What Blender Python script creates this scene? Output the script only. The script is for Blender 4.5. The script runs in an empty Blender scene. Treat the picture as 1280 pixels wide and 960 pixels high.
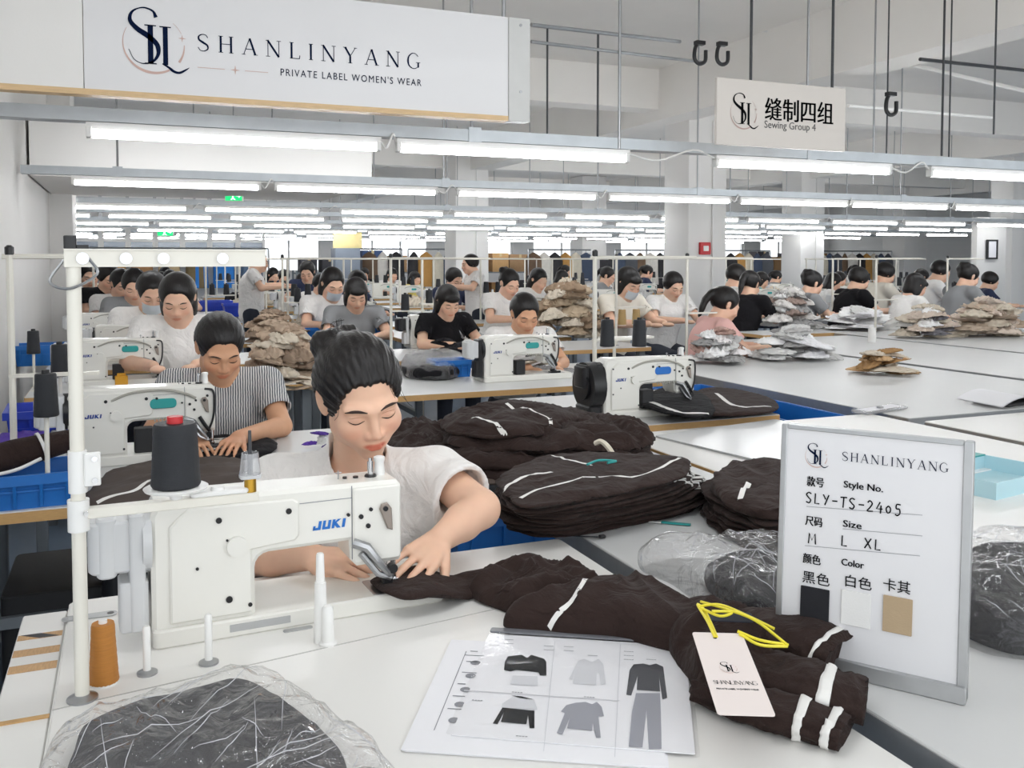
import bpy, bmesh, math, random
import numpy as np
from mathutils import Vector, Matrix, noise
from mathutils.bvhtree import BVHTree
PI = math.pi
R = math.radians
rnd = random.Random(7)
SC = bpy.context.scene
COL = SC.collection

# ---------------------------------------------------------------- camera, world, exposure
H = 1.40
YAW, PITCH, FPX = R(22.65), R(2.5), 1150.0
PPX, PPY = 640.0, 375.0
cam_d = bpy.data.cameras.new('camera')
cam = bpy.data.objects.new('camera', cam_d)
COL.objects.link(cam)
cam.location = (0, 0, H)
cam.rotation_euler = (PI / 2 - PITCH, 0, -YAW)
cam_d.sensor_width = 36.0
cam_d.lens = 36.0 * FPX / 1280
cam_d.shift_y = (PPY - 480) / 1280
cam_d.clip_start, cam_d.clip_end = 0.05, 200
SC.camera = cam
wd = bpy.data.worlds.new('world')
SC.world = wd
wd.use_nodes = True
wd.node_tree.nodes['Background'].inputs[0].default_value = (0.93, 0.97, 1.0, 1)
wd.node_tree.nodes['Background'].inputs[1].default_value = 2.5
SC.view_settings.view_transform = 'Standard'
SC.view_settings.look = 'None'
SC.view_settings.gamma = 1
SC.view_settings.use_curve_mapping = False
SC.view_settings.exposure = -0.5
TUBE = 45

CR = cam.rotation_euler.to_matrix()
def ray(px, py):
    return CR @ Vector(((px - PPX) / FPX, (PPY - py) / FPX, -1))
def at(px, py, z=0.77):              # photo pixel -> point on the level z
    d = ray(px, py); t = (z - H) / d.z
    return Vector((d.x * t, d.y * t, z))
FW = Vector((math.sin(YAW), math.cos(YAW), 0))
def atd(px, py, dep):                # photo pixel -> point at a distance along the view
    d = ray(px, py); t = dep / d.dot(FW)
    return Vector((0, 0, H)) + d * t

# ---------------------------------------------------------------- materials
def lin(h):
    h = h.lstrip('#'); o = []
    for i in (0, 2, 4):
        c = int(h[i:i + 2], 16) / 255
        o.append(c / 12.92 if c <= .04045 else ((c + .055) / 1.055) ** 2.4)
    return (*o, 1)
MATS = {}
def pm(name, col, rough=.5, metal=0, var=.06, scale=12, bump=0, bscale=120, spec=.5, sheen=0, stretch=None, vcol=False, sub=0, coat=0, wrinkle=0):
    if name in MATS: return MATS[name]
    m = bpy.data.materials.new(name); m.use_nodes = True; nt = m.node_tree; N = nt.nodes
    b = N['Principled BSDF']; L = nt.links.new
    c = lin(col)
    tc = N.new('ShaderNodeTexCoord'); src = tc.outputs['Object']
    if stretch:
        mp = N.new('ShaderNodeMapping'); mp.inputs['Scale'].default_value = stretch; L(src, mp.inputs[0]); src = mp.outputs[0]
    nz = N.new('ShaderNodeTexNoise'); nz.inputs['Scale'].default_value = scale; nz.inputs['Detail'].default_value = 4
    L(src, nz.inputs['Vector'])
    mx = N.new('ShaderNodeMix'); mx.data_type = 'RGBA'
    mx.inputs[6].default_value = tuple(max(0, v * (1 - var * 1.6)) for v in c[:3]) + (1,)
    mx.inputs[7].default_value = tuple(min(1, v * (1 + var * 1.2)) for v in c[:3]) + (1,)
    L(nz.outputs[0], mx.inputs[0]); out = mx.outputs[2]
    if vcol:
        at_ = N.new('ShaderNodeVertexColor'); at_.layer_name = 'Col'
        mm = N.new('ShaderNodeMix'); mm.data_type = 'RGBA'; mm.blend_type = 'MULTIPLY'; mm.inputs[0].default_value = 1
        L(out, mm.inputs[6]); L(at_.outputs[0], mm.inputs[7]); out = mm.outputs[2]
    L(out, b.inputs['Base Color'])
    b.inputs['Roughness'].default_value = rough; b.inputs['Metallic'].default_value = metal
    b.inputs['Specular IOR Level'].default_value = spec
    if sheen: b.inputs['Sheen Weight'].default_value = sheen
    if coat: b.inputs['Coat Weight'].default_value = coat
    if sub:
        b.inputs['Subsurface Weight'].default_value = sub; b.inputs['Subsurface Radius'].default_value = (.012, .005, .003); b.inputs['Subsurface Scale'].default_value = .6
    if bump:
        n2 = N.new('ShaderNodeTexNoise'); n2.inputs['Scale'].default_value = bscale; n2.inputs['Detail'].default_value = 3
        L(src, n2.inputs['Vector'])
        bp = N.new('ShaderNodeBump'); bp.inputs['Strength'].default_value = bump; bp.inputs['Distance'].default_value = .004
        L(n2.outputs[0], bp.inputs['Height']); L(bp.outputs[0], b.inputs['Normal'])
    if wrinkle:
        n3 = N.new('ShaderNodeTexNoise'); n3.inputs['Scale'].default_value = 13; n3.inputs['Detail'].default_value = 5; n3.inputs['Distortion'].default_value = 1.2; L(tc.outputs['Object'], n3.inputs['Vector'])
        b3 = N.new('ShaderNodeBump'); b3.inputs['Strength'].default_value = wrinkle; b3.inputs['Distance'].default_value = .03; L(n3.outputs[0], b3.inputs['Height'])
        if bump: L(b3.outputs[0], bp.inputs['Normal'])
        else: L(b3.outputs[0], b.inputs['Normal'])
    MATS[name] = m
    return m
def emat(name, col, s):
    if name in MATS: return MATS[name]
    m = bpy.data.materials.new(name); m.use_nodes = True; b = m.node_tree.nodes['Principled BSDF']
    b.inputs['Base Color'].default_value = lin(col); b.inputs['Emission Color'].default_value = lin(col); b.inputs['Emission Strength'].default_value = s
    MATS[name] = m; return m
def film(name, tint='#ffffff', opac=.25, rough=.12, bump=.6, bscale=25, gl0=.035, gl1=.7):
    """thin clear plastic: mostly see-through with sharp crinkled gloss"""
    if name in MATS: return MATS[name]
    m = bpy.data.materials.new(name); m.use_nodes = True; nt = m.node_tree; N = nt.nodes; L = nt.links.new
    N.remove(N['Principled BSDF']); out = N['Material Output']
    tr = N.new('ShaderNodeBsdfTransparent'); tr.inputs[0].default_value = lin(tint)
    gl = N.new('ShaderNodeBsdfGlossy'); gl.inputs['Roughness'].default_value = rough
    df = N.new('ShaderNodeBsdfDiffuse'); df.inputs[0].default_value = (.8, .8, .82, 1)
    tc = N.new('ShaderNodeTexCoord'); nz = N.new('ShaderNodeTexNoise'); nz.inputs['Scale'].default_value = bscale; nz.inputs['Detail'].default_value = 3; nz.inputs['Distortion'].default_value = 1.5
    L(tc.outputs['Object'], nz.inputs['Vector'])
    bp = N.new('ShaderNodeBump'); bp.inputs['Strength'].default_value = bump; bp.inputs['Distance'].default_value = .02
    L(nz.outputs[0], bp.inputs['Height']); L(bp.outputs[0], gl.inputs['Normal'])
    fr = N.new('ShaderNodeLayerWeight'); fr.inputs[0].default_value = .5; L(bp.outputs[0], fr.inputs['Normal'])
    pw = N.new('ShaderNodeMath'); pw.operation = 'POWER'; pw.inputs[1].default_value = 3.5; L(fr.outputs['Facing'], pw.inputs[0])
    rp = N.new('ShaderNodeMath'); rp.operation = 'MULTIPLY_ADD'; rp.inputs[1].default_value = gl1; rp.inputs[2].default_value = gl0; rp.use_clamp = True
    L(pw.outputs[0], rp.inputs[0])
    a = N.new('ShaderNodeMixShader'); a.inputs[0].default_value = opac; L(tr.outputs[0], a.inputs[1]); L(df.outputs[0], a.inputs[2])
    b = N.new('ShaderNodeMixShader'); L(rp.outputs[0], b.inputs[0]); L(a.outputs[0], b.inputs[1]); L(gl.outputs[0], b.inputs[2])
    L(b.outputs[0], out.inputs[0]); MATS[name] = m; return m

M_WALL = pm('white_paint', '#edebe8', .75, var=.03, scale=1.5, bump=.05)
M_CEIL = pm('ceiling_paint', '#f8f5f0', .8, var=.04, scale=1.2)
M_FLOOR = pm('blue_floor_paint', '#6f8196', .35, var=.15, scale=2, bump=.05, bscale=30)
M_WTABLE = pm('white_laminate', '#eeece8', .32, var=.025, scale=3)
M_GTABLE = pm('grey_laminate', '#d5d5d4', .35, var=.03, scale=2)
M_PLY = pm('plywood_edge', '#cfa46a', .55, var=.2, scale=30, stretch=(2, 2, 60))
M_ALU = pm('brushed_aluminium', '#b9babb', .38, .75, var=.06, scale=40)
M_GALV = pm('galvanised_steel', '#c3c8cc', .42, .55, var=.12, scale=9)
M_STEEL = pm('steel', '#a9aaac', .3, .9, var=.05)
M_CHROME = pm('chrome', '#d8d8da', .14, 1, var=.02)
M_DSTEEL = pm('dark_steel', '#4a4b4e', .4, .6, var=.1)
M_LEG = pm('grey_leg_paint', '#7d8388', .5, .2, var=.06)
M_MACH = pm('machine_enamel', '#ebe9e2', .3, var=.015, scale=4, coat=.2)
M_MACH2 = pm('machine_enamel_cream', '#e8e4d9', .34, var=.02, scale=4)
M_MGREY = pm('machine_grey_plastic', '#d2d3d4', .4, var=.03)
M_BLACK = pm('black_plastic', '#17171a', .35, var=.1)
M_DARK = pm('dark_rubber', '#242426', .6, var=.1)
M_THREAD = pm('black_thread', '#24262b', .55, var=.12, scale=40, bump=.35, bscale=260, stretch=(1, 1, 14))
M_OTHREAD = pm('orange_thread', '#c17f33', .5, var=.12, scale=40, bump=.35, bscale=260, stretch=(1, 1, 14))
M_TTHREAD = pm('tan_thread', '#bfa06a', .5, var=.12, scale=40, bump=.3, bscale=200, stretch=(1, 1, 14))
M_WTHREAD = pm('white_thread', '#ebe9e6', .5, var=.04, scale=40, bump=.3, bscale=200, stretch=(1, 1, 14))
M_RED = pm('red_plastic', '#c8242a', .4, var=.05)
M_WPLAS = pm('white_plastic', '#f0efec', .35, var=.02)
M_CRATE = pm('blue_crate_plastic', '#1d6fc0', .42, var=.06)
M_CRATE2 = pm('deep_blue_crate_plastic', '#2440b8', .42, var=.06)
M_BROWN = pm('dark_brown_jersey', '#352926', .9, var=.12, scale=25, bump=.25, bscale=420, sheen=.04, spec=.15, wrinkle=.5)
M_BLACKC = pm('black_cloth', '#1b1a1d', .88, var=.1, scale=25, bump=.2, bscale=420, sheen=.03, spec=.15, wrinkle=.45)
M_TRIM = pm('white_piping', '#eeece8', .7, var=.03)
M_PAPER = pm('paper', '#f1f0f3', .7, var=.015, scale=6)
M_INK = pm('navy_ink', '#101c38', .85, var=.03, spec=.05)
M_INKB = pm('black_ink', '#141518', .85, var=.03, spec=.05)
M_INKG = pm('grey_ink', '#8b8c92', .6, var=.03)
M_ROSE = pm('rose_ink', '#cfb0a6', .8, var=.04)
M_GOLD = pm('brass', '#c59a3d', .3, .9, var=.08)
M_CARD = pm('cardboard', '#b98d5e', .8, var=.1, scale=8)
M_SHIRT = pm('white_cotton', '#f1eeeb', .85, var=.02, scale=20, bump=.12, bscale=500, sheen=.1, spec=.2, wrinkle=.55)
M_SKIN = pm('skin', '#e9bea3', .5, var=.05, scale=30, vcol=True, sub=.12, spec=.35)
M_SKIN2 = pm('skin_tan', '#d9a684', .5, var=.05, scale=30, vcol=True, spec=.35)
M_HAIR = pm('black_hair', '#171313', .42, var=.3, scale=60, bump=.35, bscale=170, spec=.4, stretch=(1, 1, .25))
M_TUBE = emat('lamp_tube', '#fbfdff', TUBE)

# ---------------------------------------------------------------- mesh building
class MB:
    def __init__(s): s.v = []; s.f = []; s.mi = []; s.cur = 0
    def add(s, vs, fs, mat=None):
        o = len(s.v)
        if mat is not None: vs = [mat @ Vector(p) for p in vs]
        s.v.extend([tuple(p) for p in vs]); s.f.extend([tuple(i + o for i in f) for f in fs]); s.mi.extend([s.cur] * len(fs))
        return s
    def box(s, x0, x1, y0, y1, z0, z1, mat=None):
        vs = [(x, y, z) for z in (z0, z1) for y in (y0, y1) for x in (x0, x1)]
        return s.add(vs, [(0, 2, 3, 1), (4, 5, 7, 6), (0, 1, 5, 4), (2, 6, 7, 3), (0, 4, 6, 2), (1, 3, 7, 5)], mat)
    def prism(s, poly, a, b, ch=0, axis='z', mat=None):
        """extrude a counter-clockwise outline from a to b with chamfered rims"""
        n = len(poly)
        P = [Vector(p) for p in poly]
        def inset(d):
            if not d: return P
            o = []
            for i in range(n):
                e0 = (P[i] - P[i - 1]).normalized(); e1 = (P[(i + 1) % n] - P[i]).normalized()
                n0 = Vector((-e0.y, e0.x)); n1 = Vector((-e1.y, e1.x)); q = n0 + n1
                o.append(P[i] + q * (d / max(.35, q.dot(n0))))
            return o
        rings = [(a, ch), (a + ch, 0), (b - ch, 0), (b, ch)] if ch else [(a, 0), (b, 0)]
        vs = []
        for z, d in rings:
            for p in inset(d):
                vs.append({'z': (p.x, p.y, z), 'y': (p.x, z, p.y), 'x': (z, p.x, p.y)}[axis])
        fs = []
        for k in range(len(rings) - 1):
            for i in range(n):
                j = (i + 1) % n
                fs.append((k * n + i, k * n + j, (k + 1) * n + j, (k + 1) * n + i))
        fs.append(tuple(range(n - 1, -1, -1))); fs.append(tuple((len(rings) - 1) * n + i for i in range(n)))
        if axis == 'y': fs = [f[::-1] for f in fs]
        return s.add(vs, fs, mat)
    def rbox(s, x0, x1, y0, y1, z0, z1, r=.01, ch=.003, seg=3, axis='z', mat=None):
        lim = {'z': (x0, x1, y0, y1, z0, z1), 'y': (x0, x1, z0, z1, y0, y1), 'x': (y0, y1, z0, z1, x0, x1)}[axis]
        return s.prism(rrect(*lim[:4], r, seg), lim[4], lim[5], ch, axis, mat)
    def tube(s, pts, r, n=8, cap=True, mat=None):
        P = [Vector(p) for p in pts]; rs = r if isinstance(r, (list, tuple)) else [r] * len(P)
        vs, fs = [], []; up = None
        for i, p in enumerate(P):
            t = (P[min(i + 1, len(P) - 1)] - P[max(i - 1, 0)]).normalized()
            if up is None: up = t.orthogonal().normalized()
            up = (up - t * up.dot(t))
            up = up.normalized() if up.length > 1e-6 else t.orthogonal().normalized()
            w = t.cross(up)
            for k in range(n):
                a = 2 * PI * k / n
                vs.append(p + (up * math.cos(a) + w * math.sin(a)) * rs[i])
        for i in range(len(P) - 1):
            for k in range(n):
                j = (k + 1) % n
                fs.append((i * n + k, i * n + j, (i + 1) * n + j, (i + 1) * n + k))
        if cap: fs.append(tuple(range(n - 1, -1, -1))); fs.append(tuple((len(P) - 1) * n + k for k in range(n)))
        return s.add(vs, fs, mat)
    def lathe(s, prof, n=16, mat=None):
        vs, fs = [], []
        for r, z in prof:
            for k in range(n):
                a = 2 * PI * k / n
                vs.append((r * math.cos(a), r * math.sin(a), z))
        m = len(prof)
        for i in range(m - 1):
            for k in range(n):
                j = (k + 1) % n
                fs.append((i * n + k, i * n + j, (i + 1) * n + j, (i + 1) * n + k))
        fs.append(tuple(range(n - 1, -1, -1))); fs.append(tuple((m - 1) * n + k for k in range(n)))
        return s.add(vs, fs, mat)
    def disc(s, c, r, h, axis='y', n=14):
        c = Vector(c)
        d = {'y': Vector((0, -1, 0)), 'z': Vector((0, 0, 1)), 'x': Vector((1, 0, 0))}[axis]
        return s.tube([c, c + d * h], r, n)
    def ell(s, c, r, n=12, mat=None):
        vs, fs = [], []; m = n // 2
        for i in range(1, m):
            t = PI * i / m
            for k in range(n):
                a = 2 * PI * k / n
                vs.append((c[0] + r[0] * math.sin(t) * math.cos(a), c[1] + r[1] * math.sin(t) * math.sin(a), c[2] - r[2] * math.cos(t)))
        for i in range(m - 2):
            for k in range(n):
                j = (k + 1) % n; fs.append((i * n + k, i * n + j, (i + 1) * n + j, (i + 1) * n + k))
        vs += [(c[0], c[1], c[2] - r[2]), (c[0], c[1], c[2] + r[2])]; b = len(vs) - 2
        for k in range(n):
            j = (k + 1) % n; fs.append((b, j, k)); fs.append((b + 1, (m - 2) * n + k, (m - 2) * n + j))
        return s.add(vs, fs, mat)
def rrect(x0, x1, y0, y1, r, seg=3):
    r = min(r, (x1 - x0) / 2 - 1e-5, (y1 - y0) / 2 - 1e-5); o = []
    for cx, cy, a0 in ((x1 - r, y0 + r, -90), (x1 - r, y1 - r, 0), (x0 + r, y1 - r, 90), (x0 + r, y0 + r, 180)):
        for k in range(seg + 1):
            a = R(a0 + 90 * k / seg); o.append((cx + r * math.cos(a), cy + r * math.sin(a)))
    return o
def mkmesh(name, v, f, mats, mi=None, smooth=35):
    me = bpy.data.meshes.new(name)
    me.from_pydata(v, [], f)
    for m in (mats if isinstance(mats, (list, tuple)) else [mats]): me.materials.append(m)
    if mi and any(mi): me.polygons.foreach_set('material_index', mi)
    if smooth:
        me.polygons.foreach_set('use_smooth', [True] * len(me.polygons))
        if smooth < 180: me.set_sharp_from_angle(angle=R(smooth))
    me.update()
    return me
def obj(name, mb, mats, parent=None, smooth=35, loc=None, rz=0):
    me = mb if isinstance(mb, bpy.types.Mesh) else mkmesh(name, mb.v, mb.f, mats, mb.mi, smooth)
    o = bpy.data.objects.new(name, me); COL.objects.link(o)
    if parent: o.parent = parent
    if loc is not None: o.location = loc
    if rz: o.rotation_euler.z = rz
    return o
def tag(o, label, cat, group=None, kind=None):
    o['label'] = label; o['category'] = cat
    if group: o['group'] = group
    if kind: o['kind'] = kind
    return o
def thing(name, label, cat, loc=(0, 0, 0), rz=0, group=None):
    o = bpy.data.objects.new(name, None); COL.objects.link(o); o.empty_display_size = .05
    o.location = loc; o.rotation_euler = (0, 0, rz)
    return tag(o, label, cat, group)
def struct(name, mb, mat, smooth=30):
    o = obj(name, mb, mat, None, smooth); o['kind'] = 'structure'; return o
def kids(o): return [c for c in list(COL.objects) if c.parent == o]
KID = {}
def dup(root, loc, rz=None, label=None, group=None, swap=None, scale=None):
    if root.name not in KID:
        KID[root.name] = [(c, [d for d in c.children]) for c in root.children]
    r = root.copy(); COL.objects.link(r); r.location = loc
    if rz is not None: r.rotation_euler.z = rz
    if scale: r.scale = (scale,) * 3 if not isinstance(scale, tuple) else scale
    if label: r['label'] = label
    if group: r['group'] = group
    def sw(o):
        key = o.name.split('.')[0]
        if swap and key in swap and o.type == 'MESH':
            o.material_slots[0].link = 'OBJECT'; o.material_slots[0].material = swap[key]
    sw(r)
    for c, ds in KID[root.name]:
        k = c.copy(); COL.objects.link(k); k.parent = r; sw(k)
        for d in ds:
            e = d.copy(); COL.objects.link(e); e.parent = k; sw(e)
    return r
ORD = ['first', 'second', 'third', 'fourth', 'fifth', 'sixth', 'seventh', 'eighth', 'ninth', 'tenth', 'eleventh', 'twelfth', 'thirteenth', 'fourteenth', 'fifteenth', 'sixteenth', 'seventeenth', 'eighteenth', 'nineteenth', 'twentieth']

# ---------------------------------------------------------------- lettering
_TXT = {}
def text_mesh(s, size, depth=.0006, align='LEFT', space=1.0):
    cu = bpy.data.curves.new('lettering', 'FONT'); cu.body = s; cu.size = size; cu.extrude = depth; cu.align_x = align; cu.space_character = space
    cu.resolution_u = 3
    t = bpy.data.objects.new('t', cu); COL.objects.link(t)
    dg = bpy.context.evaluated_depsgraph_get()
    me = bpy.data.meshes.new_from_object(t.evaluated_get(dg))
    bpy.data.objects.remove(t); bpy.data.curves.remove(cu)
    return me
class Ink:
    """flat raised print collected in a local plane (x right, y up), laid out on a surface by a matrix"""
    def __init__(s): s.v = []; s.f = []
    def text(s, t, x, y, size, align='LEFT', width=None, bold=0, space=1.0):
        me = text_mesh(t, size, .0004, align, space)
        vs = [v.co.copy() for v in me.vertices]
        if not vs: return s
        k = 1
        if width:
            w = max(v.x for v in vs) - min(v.x for v in vs); k = width / w
        for dx in ((0,) if not bold else (0, bold)):
            o = len(s.v)
            s.v += [(x + v.x * k + dx, y + v.y, v.z) for v in vs]
            s.f += [tuple(i + o for i in p.vertices) for p in me.polygons]
        bpy.data.meshes.remove(me); return s
    def poly(s, pts):
        o = len(s.v); n = len(pts)
        s.v += [(p[0], p[1], .0004) for p in pts]; s.f.append(tuple(range(o, o + n))); return s
    def line(s, pts, w, taper=None):
        """stroke of varying width"""
        n = len(pts); o = len(s.v)
        for i in range(n):
            a = Vector(pts[max(0, i - 1)]); b = Vector(pts[min(n - 1, i + 1)]); t = (b - a).normalized(); q = Vector((-t.y, t.x))
            ww = (w[i] if isinstance(w, (list, tuple)) else w) / 2
            p = Vector(pts[i]); s.v += [(*(p + q * ww), .0004), (*(p - q * ww), .0004)]
        for i in range(n - 1): s.f.append((o + 2 * i + 1, o + 2 * i + 3, o + 2 * i + 2, o + 2 * i))
        return s
    def rect(s, x0, x1, y0, y1): return s.poly([(x0, y0), (x1, y0), (x1, y1), (x0, y1)])
    def obj(s, name, mat, parent, M, label=None):
        mb = MB(); mb.add(s.v, s.f, M); o = obj(name, mb, mat, parent, 0)
        if label: o['label'] = label
        return o
def bez(p, n=12):
    """smooth curve through the points (Catmull-Rom)"""
    o = []; P = [Vector(q) for q in p]; P = [P[0] * 2 - P[1]] + P + [P[-1] * 2 - P[-2]]
    for i in range(1, len(P) - 2):
        for k in range(n):
            t = k / n; a, b, c, d = P[i - 1:i + 3]
            o.append(.5 * ((2 * b) + (c - a) * t + (2 * a - 5 * b + 4 * c - d) * t * t + (3 * b - a - 3 * c + d) * t ** 3))
    o.append(P[-2]); return o
def widths(n, keys):
    return [float(np.interp(i / (n - 1), [k[0] for k in keys], [k[1] for k in keys])) for i in range(n)]
def serif(ink, s, x, y, h, adv):
    """spaced serif capitals made of thick and thin strokes; adv = pitch between letter centres"""
    K, T = .12 * h, .046 * h
    def st(pts, w): ink.line([(cx + p[0] * h, y + p[1] * h) for p in pts], w)
    def sf(px, py, w=.26): ink.rect(cx + (px - w / 2) * h, cx + (px + w / 2) * h, y + py * h - (T * .8 if py else 0), y + py * h + (0 if py else T * .8))
    WD = {'I': .28, 'L': .78, 'S': .82, 'N': 1.02, 'H': .98, 'A': 1.0, 'Y': .96, 'G': .98, 'T': .9}; GAP = .62
    pos = [0.0]
    for p, q in zip(s[:-1], s[1:]): pos.append(pos[-1] + (WD[p] + WD[q]) / 2 + GAP)
    kx = adv * (len(s) - 1) / pos[-1]
    for i, c in enumerate(s):
        cx = x + pos[i] * kx
        if c == 'S':
            p = bez([(.27, .80), (.16, .96), (-.06, .985), (-.24, .86), (-.22, .66), (.0, .51), (.24, .35), (.26, .14), (.06, .01), (-.16, .04), (-.29, .22)], 6)
            st(p, widths(len(p), [(0, T), (.15, T), (.35, K * .8), (.5, K * 1.1), (.65, K * .8), (.85, T), (1, T)]))
        elif c in 'HN':
            if c == 'H': st([(-.3, 0), (-.3, 1)], K); st([(.3, 0), (.3, 1)], K); st([(-.3, .52), (.3, .52)], T); sf(-.3, 0); sf(.3, 0); sf(-.3, 1); sf(.3, 1)
            else: st([(-.32, 0), (-.32, 1)], T); st([(.34, 0), (.34, 1)], T); st([(-.34, 1), (.34, 0)], K); sf(-.32, 0); sf(.34, 1); sf(-.36, 1, .18)
        elif c == 'A': st([(-.36, 0), (0, 1)], T); st([(0, 1), (.34, 0)], K); st([(-.24, .34), (.22, .34)], T); sf(-.36, 0, .22); sf(.35, 0, .26)
        elif c == 'L': st([(-.2, 0), (-.2, 1)], K); sf(-.2, 1); st([(-.3, .02), (.3, .02)], T); st([(.28, 0), (.31, .22)], T)
        elif c == 'I': st([(0, 0), (0, 1)], K); sf(0, 0); sf(0, 1)
        elif c == 'Y': st([(0, 0), (0, .45)], K); st([(0, .45), (-.33, 1)], K); st([(0, .45), (.33, 1)], T); sf(0, 0); sf(-.34, 1, .24); sf(.34, 1, .2)
        elif c == 'G':
            p = bez([(.3, .80), (.14, .96), (-.1, .98), (-.32, .78), (-.38, .5), (-.32, .2), (-.1, .02), (.12, .02), (.32, .14)], 6)
            st(p, widths(len(p), [(0, T), (.2, T), (.5, K), (.8, T), (1, T)])); st([(.31, .08), (.31, .42)], K * .9); sf(.3, .42, .3)
        elif c == 'T': st([(0, 0), (0, 1)], K); sf(0, 0); st([(-.33, .98), (.33, .98)], T); st([(-.32, .8), (-.34, 1)], T); st([(.32, .8), (.34, 1)], T)
def emblem(navy, rose, x, y, h, grey=None):
    """interlaced S, H and L over an open ring with a small star; y is the foot of the stems"""
    def st(ink, pts, w): ink.line([(x + p[0] * h, y + p[1] * h) for p in pts], [q * h for q in w] if isinstance(w, list) else w * h)
    p = bez([(.20, 1.20), (.12, 1.36), (-.12, 1.42), (-.36, 1.30), (-.42, 1.08), (-.26, .88), (.02, .70), (.22, .50), (.24, .26), (.10, .06), (-.14, .0), (-.34, .10), (-.46, .34)], 8)
    st(navy, p, widths(len(p), [(0, .10), (.08, .05), (.2, .03), (.33, .10), (.47, .14), (.6, .12), (.72, .06), (.85, .02), (1, .012)]))
    st(navy, [(0.06, 0), (0.06, 1)], .13); st(navy, [(.42, 0), (.42, .98)], .12)
    for px, py in ((.06, .985), (.06, .015), (.42, .975)): st(navy, [(px - .14, py), (px + .14, py)], .03)
    p = bez([(.34, .03), (.5, -.06), (.62, -.15), (.76, -.17), (.92, -.08), (1.0, -.02)], 6); st(navy, p, widths(len(p), [(0, .03), (.3, .07), (.65, .06), (1, .008)]))
    def arc(a0, a1, ws):
        p = [(.14 + .74 * math.cos(R(a0 + (a1 - a0) * i / 30)), .52 + .74 * math.sin(R(a0 + (a1 - a0) * i / 30))) for i in range(31)]
        st(rose, p, widths(31, ws))
    arc(150, 300, [(0, .01), (.3, .03), (.7, .07), (1, .05)]); arc(325, 362, [(0, .06), (1, .02)]); arc(25, 50, [(0, .01), (1, .01)])
    star(rose, x + .83 * h, y + .72 * h, .10 * h)
def star(ink, x, y, r):
    pts = []
    for k in range(8):
        rr = r if k % 2 == 0 else r * .22; a = R(45 * k); pts.append((x + rr * math.cos(a), y + rr * math.sin(a)))
    ink.poly(pts)
def face_mat(o, right, up):
    """matrix taking print coords (x right, y up) to a surface at o"""
    r_ = Vector(right).normalized(); u_ = Vector(up).normalized(); n_ = r_.cross(u_)
    return Matrix(((r_.x, u_.x, n_.x, o[0]), (r_.y, u_.y, n_.y, o[1]), (r_.z, u_.z, n_.z, o[2]), (0, 0, 0, 1)))
# ================================================================ the building
XL, XR, YB = -.62, 24.0, 27.0
ZC = 3.55
struct('floor', MB().box(-9, XR, -2.5, YB + 1, -.1, 0), M_FLOOR)
struct('ceiling', MB().box(-9, XR, -2.5, YB + 1, ZC, ZC + .15), M_CEIL)
def wallm(): return MB()
struct('wall_left', MB().box(XL - .25, XL, 1.2, 9.6, 0, ZC), M_WALL)
struct('wall_left_far', MB().box(-9, -8.8, -2.5, YB, 0, ZC), M_WALL)
struct('wall_right', MB().box(XR, XR + .2, -2.5, YB, 0, ZC), M_WALL)
m = MB(); m.box(XL, XL + .05, 4.35, 4.95, 0, ZC); struct('trim_1', m, M_WALL)
m = MB(); m.box(XL, XL + .18, 8.9, 9.6, 0, ZC); struct('trim_2', m, M_WALL)
m = MB(); m.box(XL, XL + .012, 1.2, 4.35, 0, .95); struct('baseboard_left', m, pm('blue_grey_dado', '#b9c1cc', .5, var=.06, scale=2))
# far wall with a run of windows
WX0, WX1, WZ0, WZ1 = 3.4, 23.5, 1.05, 2.75
m = MB(); m.box(-9, WX0, YB, YB + .25, 0, ZC); m.box(WX1, XR, YB, YB + .25, 0, ZC)
m.box(WX0, WX1, YB, YB + .25, 0, WZ0); m.box(WX0, WX1, YB, YB + .25, WZ1, ZC)
GAPS = [(5.2, 5.9), (8.5, 9.2), (11.3, 12.0), (14.1, 15.2), (17.3, 18.0), (20.2, 20.9)]
for a, b in GAPS: m.box(a, b, YB, YB + .25, WZ0, WZ1)
struct('wall_back', m, M_WALL)
edges = [WX0] + [e for g in GAPS for e in g] + [WX1]
M_PANE = film('window_glass', opac=.04, bump=0, rough=.02)
for k in range(0, len(edges), 2):
    a, b = edges[k], edges[k + 1]
    wroot = bpy.data.objects.new('window_%d' % (k // 2 + 1), None); COL.objects.link(wroot); wroot['kind'] = 'structure'; wroot.location = (a, YB + .1, WZ0)
    n = max(2, round((b - a) / .9)); s = (b - a) / n
    fr = MB(); w = b - a; h = WZ1 - WZ0
    fr.box(0, w, -.03, .03, 0, .05); fr.box(0, w, -.03, .03, h - .05, h); fr.box(0, w, -.025, .025, h * .62 - .02, h * .62 + .02)
    for i in range(n + 1): x = min(max(i * s, .025), w - .025); fr.box(x - .025, x + .025, -.03, .03, 0, h)
    obj('window_frame', fr, M_WPLAS, wroot)
    for i in range(n):
        for z0, z1 in ((.05, h * .62 - .02), (h * .62 + .02, h - .05)):
            obj('pane', MB().box(i * s + .025, (i + 1) * s - .025, -.004, .004, z0, z1), M_PANE, wroot)
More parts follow.
